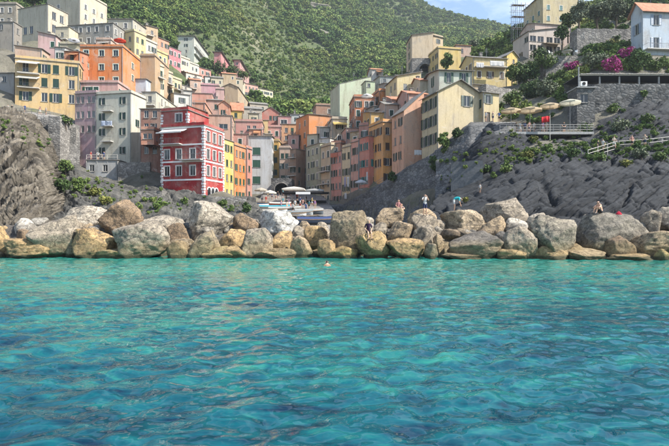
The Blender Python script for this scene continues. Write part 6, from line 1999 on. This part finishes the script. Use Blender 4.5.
def railing(label, pts, mat, h=1.0, n=2, post=1.6):
    P_ = [surf(*p, 6) for p in pts]
    root = empty('handrail', P_[0])
    tag(root, label, 'railing')
    for a, b in zip(P_[:-1], P_[1:]):
        a, b = a - P_[0], b - P_[0]
        for k in range(n):
            z = Vector((0, 0, h - k * .45))
            MB().bar(a + z, b + z, .035, 5).build('rail', mat, root)
        m = max(1, int((b - a).length / post))
        for i in range(m + 1):
            p = a.lerp(b, i / m)
            MB().bar(p - Vector((0, 0, .6)), p + Vector((0, 0, h)), .035, 5).build('post', mat, root)
    return root
railing('pale wooden handrail climbing the cliff steps', [(588, 158, 62.2), (617, 149, 62.6)], M['rail'], n=3)
railing('thin handrail along the cliff path to the right edge', [(619, 149, 61.8), (648, 147, 61.5), (690, 142, 61.2)], M['rail'])
railing('railing on the retaining wall by the street row', [(345, 205, 96.5), (370, 191, 88.6), (383, 183, 86.2)], M['metal'])
railing('railing at the edge of the left cliff top', [(-10, 113, 96.6), (20, 113, 96.6), (50, 116.5, 97)], M['metal'])
railing('white railing on the grey terrace house roof', [(86.5, 159.5, 91.9), (117.5, 159.5, 92.2)], M['rail'], h=.9)
tl = [(486, 122, 76, 'stand', 0, 'white', 'near the gable house wing, by the wall edge'), (493, 122, 75, 'walk', 8, 'cream', 'between the gable house wing and the parasols'), (499, 122.5, 74, 'hip', 2, 'navy blue', 'left of the first beige parasol'),
      (516, 133, 72.5, 'stand', 4, 'black', 'under the leftmost beige parasol'), (520, 133, 71, 'walk2', 0, 'white', 'in front of the leftmost beige parasol'), (525, 133, 72, 'hip', 2, 'navy blue', 'between the first two beige parasols'),
      (529, 133, 71, 'walk', 3, 'rose', 'under the second beige parasol'), (534, 133, 73, 'stand', 0, 'white', 'right under the second beige parasol'), (543, 133, 71, 'walk2', 7, 'violet', 'left of the red flag'), (546.5, 133, 71.8, 'stand', 8, 'cream', 'beside the red flag'),
      (564, 133, 72, 'hip', 4, 'black', 'under the round creamy parasol'), (598, 153, 62.6, 'walk', 4, 'black', 'at the foot of the cliff steps'), (603, 152, 62.8, 'stand', 0, 'white', 'on the cliff steps'), (614, 149, 62.8, 'walk2', 8, 'cream', 'at the head of the cliff steps'),
      (632, 148, 62, 'hip', 3, 'rose', 'on the cliff path below the pergola'), (645, 147, 61.9, 'walk', 8, 'cream', 'on the cliff path near the right edge'), (480, 193, 55.5, 'stand', 0, 'white', 'alone on the ledge below the concrete wall')]
for (px, yb, Y, mn, k, cn_, w) in tl:
    p = at(px, yb, Y)
    sc_ = .62 if px == 480 else .97
    if yb > 140: p = surf(px, yb, Y, 6)
    person('person in %s %s' % (cn_, w), mn, p, pr.uniform(-60, 60), colors[k], sc_, 'people on the right cliff')
for (px, yb, Y, mn, k, cn_, w) in [(8, 113, 97.6, 'stand', 0, 'white', 'at the railing by the left edge'), (12, 113, 97.8, 'hip', 4, 'black', 'second at the railing by the left edge'), (25, 113, 97.8, 'walk', 2, 'navy blue', 'below the white balconies'), (40, 114.5, 98.2, 'walk2', 3, 'rose', 'in front of the wide yellow house'), (46, 115, 98.2, 'stand', 8, 'cream', 'right in front of the wide yellow house')]:
    person('person in %s %s' % (cn_, w), mn, at(px, yb, Y), pr.uniform(0, 360), colors[k], .97, 'people on the left cliff top')
for (px, mn, k, w) in [(91, 'stand', 1, 'left on the grey terrace roof'), (98, 'hip', 0, 'in the middle of the grey terrace roof'), (104, 'walk', 2, 'right on the grey terrace roof')]:
    person('person in a %s top %s' % (cname[k], w), mn, (at(px, 160, 93.5).x, 93.5, zat(160, 92) + .2), pr.uniform(0, 360), colors[k], .97, 'people on the grey terrace')

# ---------------------------------------------------------------- washing
def cloth_item(label, px, yt, Y, wpx, hpx, col, rz=0.0, name='washing'):
    p = at(px, yt, Y)
    w, h = wpx / F * Y, hpx / F * Y
    b = MB(); n, m = 14, 6
    rr = random.Random(label)
    ph = rr.uniform(0, 6)
    vs = [(w * (i / n - .5), .07 * math.sin(i * 1.3 + ph) * (k / m), -h * k / m * (1 + .05 * math.sin(i * .9 + ph))) for i in range(n + 1) for k in range(m + 1)]
    b.add(vs, [(i * (m + 1) + k, (i + 1) * (m + 1) + k, (i + 1) * (m + 1) + k + 1, i * (m + 1) + k + 1) for i in range(n) for k in range(m)])
    o = b.build(name, M['cloth'], None, p, (0, 0, R(rz)), col, True)
    o.modifiers.new('thick', 'SOLIDIFY').thickness = .015
    return tag(o, label, 'washing', 'washing hung out to dry')
cloth_item('pale blue washing on the middle balcony of the cream house', 106.5, 121, 95.6, 11, 5, (0.5, 0.56, 0.68, 1))
cloth_item('white sheets hung under the right window of the cream house', 121.5, 119, 96.6, 8, 6, (0.75, 0.75, 0.74, 1))
cloth_item('white towel hung right of the sheets on the cream house', 126.5, 118, 96.7, 3.4, 8, (0.74, 0.72, 0.70, 1))
cloth_item('lilac sheet on the cream house in the right bank row', 345, 177, 99.6, 3.2, 10, (0.42, 0.40, 0.58, 1), -61)
cloth_item('white sheet on the cream house in the right bank row', 348, 177, 98.3, 3.4, 10, (0.72, 0.71, 0.70, 1), -61)
cloth_item('small white sheet low on the right bank row', 345.5, 193, 98.8, 4, 6, (0.72, 0.71, 0.70, 1), -61)
cloth_item('white towel on the brick red house', 367, 172, 92.0, 2.6, 9, (0.7, 0.68, 0.66, 1), -61)
cloth_item('coral cloth on the terrace of the rose pink house', 334, 153, 104.0, 8, 4.4, (0.66, 0.24, 0.15, 1), -30)
cloth_item('white sheet hanging above the street row', 324, 137, 114, 6, 13, (0.70, 0.66, 0.64, 1), 5)
cloth_item('white towels left on the laundry balcony', 480, 62.5, 106.4, 8, 5, (0.72, 0.71, 0.70, 1), 8)
cloth_item('white sheets right on the laundry balcony', 497, 61, 106.9, 15, 5, (0.75, 0.74, 0.72, 1), 8)
cloth_item('white board hung on the wall below the peach house', 418, 150, 80.5, 8, 5, (0.72, 0.71, 0.70, 1), 16)

# ---------------------------------------------------------------- scaffolding on the skyline
sp = empty('scaffolding', (at(513, 30, 139).x, 139, zat(31, 139)), R(4))
tag(sp, 'steel scaffolding against the sky beside the cream skyline house', 'scaffolding')
swd, sh_ = at(526, 30, 139).x - at(513, 30, 139).x, zat(2, 139) - zat(31, 139)
for i in range(4):
    for y in (0, 1.2):
        MB().bar((swd * i / 3, y, -3), (swd * i / 3, y, sh_ + (i == 1) * 1.2), .06, 6).build('pole', M['metal'], sp)
for k in range(5):
    z = sh_ * (k + .6) / 5
    for y in (0, 1.2):
        MB().bar((-.5, y, z), (swd + 1.8, y, z), .05, 6).build('rail', M['metal'], sp)
    if k % 2 == 0:
        MB().box(0, swd, .1, 1.1, z + .06, z + .12).build('deck_board', M['wood'], sp)
for k in range(4):
    MB().bar((swd * (k % 3) / 3, 0, sh_ * k / 5), (swd * ((k % 3) + 1) / 3, 0, sh_ * (k + 1.2) / 5), .045, 6).build('brace', M['metal'], sp)

# ---------------------------------------------------------------- garden chairs
def chair(label, px, yb, Y, rz):
    root = empty('garden_chair', at(px, yb, Y), R(rz))
    tag(root, label, 'chair', 'white garden furniture')
    MB().box(-.28, .28, -.28, .28, .4, .46).build('seat', M['white'], root)
    MB().add([(-.28, .24, .46), (.28, .24, .46), (.26, .4, 1.0), (-.26, .4, 1.0), (-.28, .28, .46), (.28, .28, .46), (.26, .44, 1.0), (-.26, .44, 1.0)], ((0, 1, 2, 3), (7, 6, 5, 4), (0, 3, 7, 4), (1, 5, 6, 2), (3, 2, 6, 7))).build('backrest', M['white'], root)
    for x in (-.24, .24):
        for y in (-.24, .24):
            MB().bar((x, y, 0), (x, y, .41), .03, 5).build('leg', M['white'], root)
chair('white garden chair left of the white garden table', 551, 55, 97.2, 40)
chair('white garden chair right of the white garden table', 575.5, 54.5, 97.6, -50)
tb = empty('garden_table', at(567, 55, 97.6))
tag(tb, 'white garden table on the terrace wall', 'table', 'white garden furniture')
MB().bar((0, 0, .70), (0, 0, .75), 1.0, 16).build('top', M['white'], tb)
for t in range(4):
    MB().bar((.6 * math.cos(t * 1.57), .6 * math.sin(t * 1.57), 0), (.6 * math.cos(t * 1.57), .6 * math.sin(t * 1.57), .71), .035, 5).build('leg', M['white'], tb)

# ---------------------------------------------------------------- bare outcrops on the far hill
for (px, py, Y, w, h, lab) in [(318, 50, 395, 34, 7, 'pale bare rock outcrop on the hill above the valley'), (345, 54, 392, 22, 6, 'second pale outcrop right of the larger one on the hill'), (312, 14, 470, 40, 6, 'long pale scree scar high on the hill'), (290, 24, 450, 14, 5, 'small pale scree patch left below the long scar')]:
    x = (px - CX) / F * Y
    z = hz(x, Y)
    o = link('outcrop', boulder_mesh(hash_(lab), w / 2 / F * Y, 5, h / 2 / F * Y + 2, ICO4, .3, 4.0), None, (x, Y, z - 1.0), (0, 0, R(4)), (0.26, 0.245, 0.2, 1))
    tag(o, lab, 'outcrop', 'bare rock outcrops')

# ---------------------------------------------------------------- air
hb_ = MB().box(-1000, 1000, -30, 800, -7.5, 420)
hm = bpy.data.materials.new('haze_air')
hm.use_nodes = True
hn = hm.node_tree.nodes
hn.remove(hn['Principled BSDF'])
pv = hn.new('ShaderNodeVolumePrincipled')
pv.inputs['Color'].default_value = (0.80, 0.88, 1.0, 1)
pv.inputs['Density'].default_value = 0.0002
pv.inputs['Anisotropy'].default_value = 0.2
hm.node_tree.links.new(pv.outputs[0], hn['Material Output'].inputs['Volume'])
ho_ = hb_.build('haze', hm)
tag(ho_, 'faint pale haze in the air over the valley', 'haze', kind='stuff')
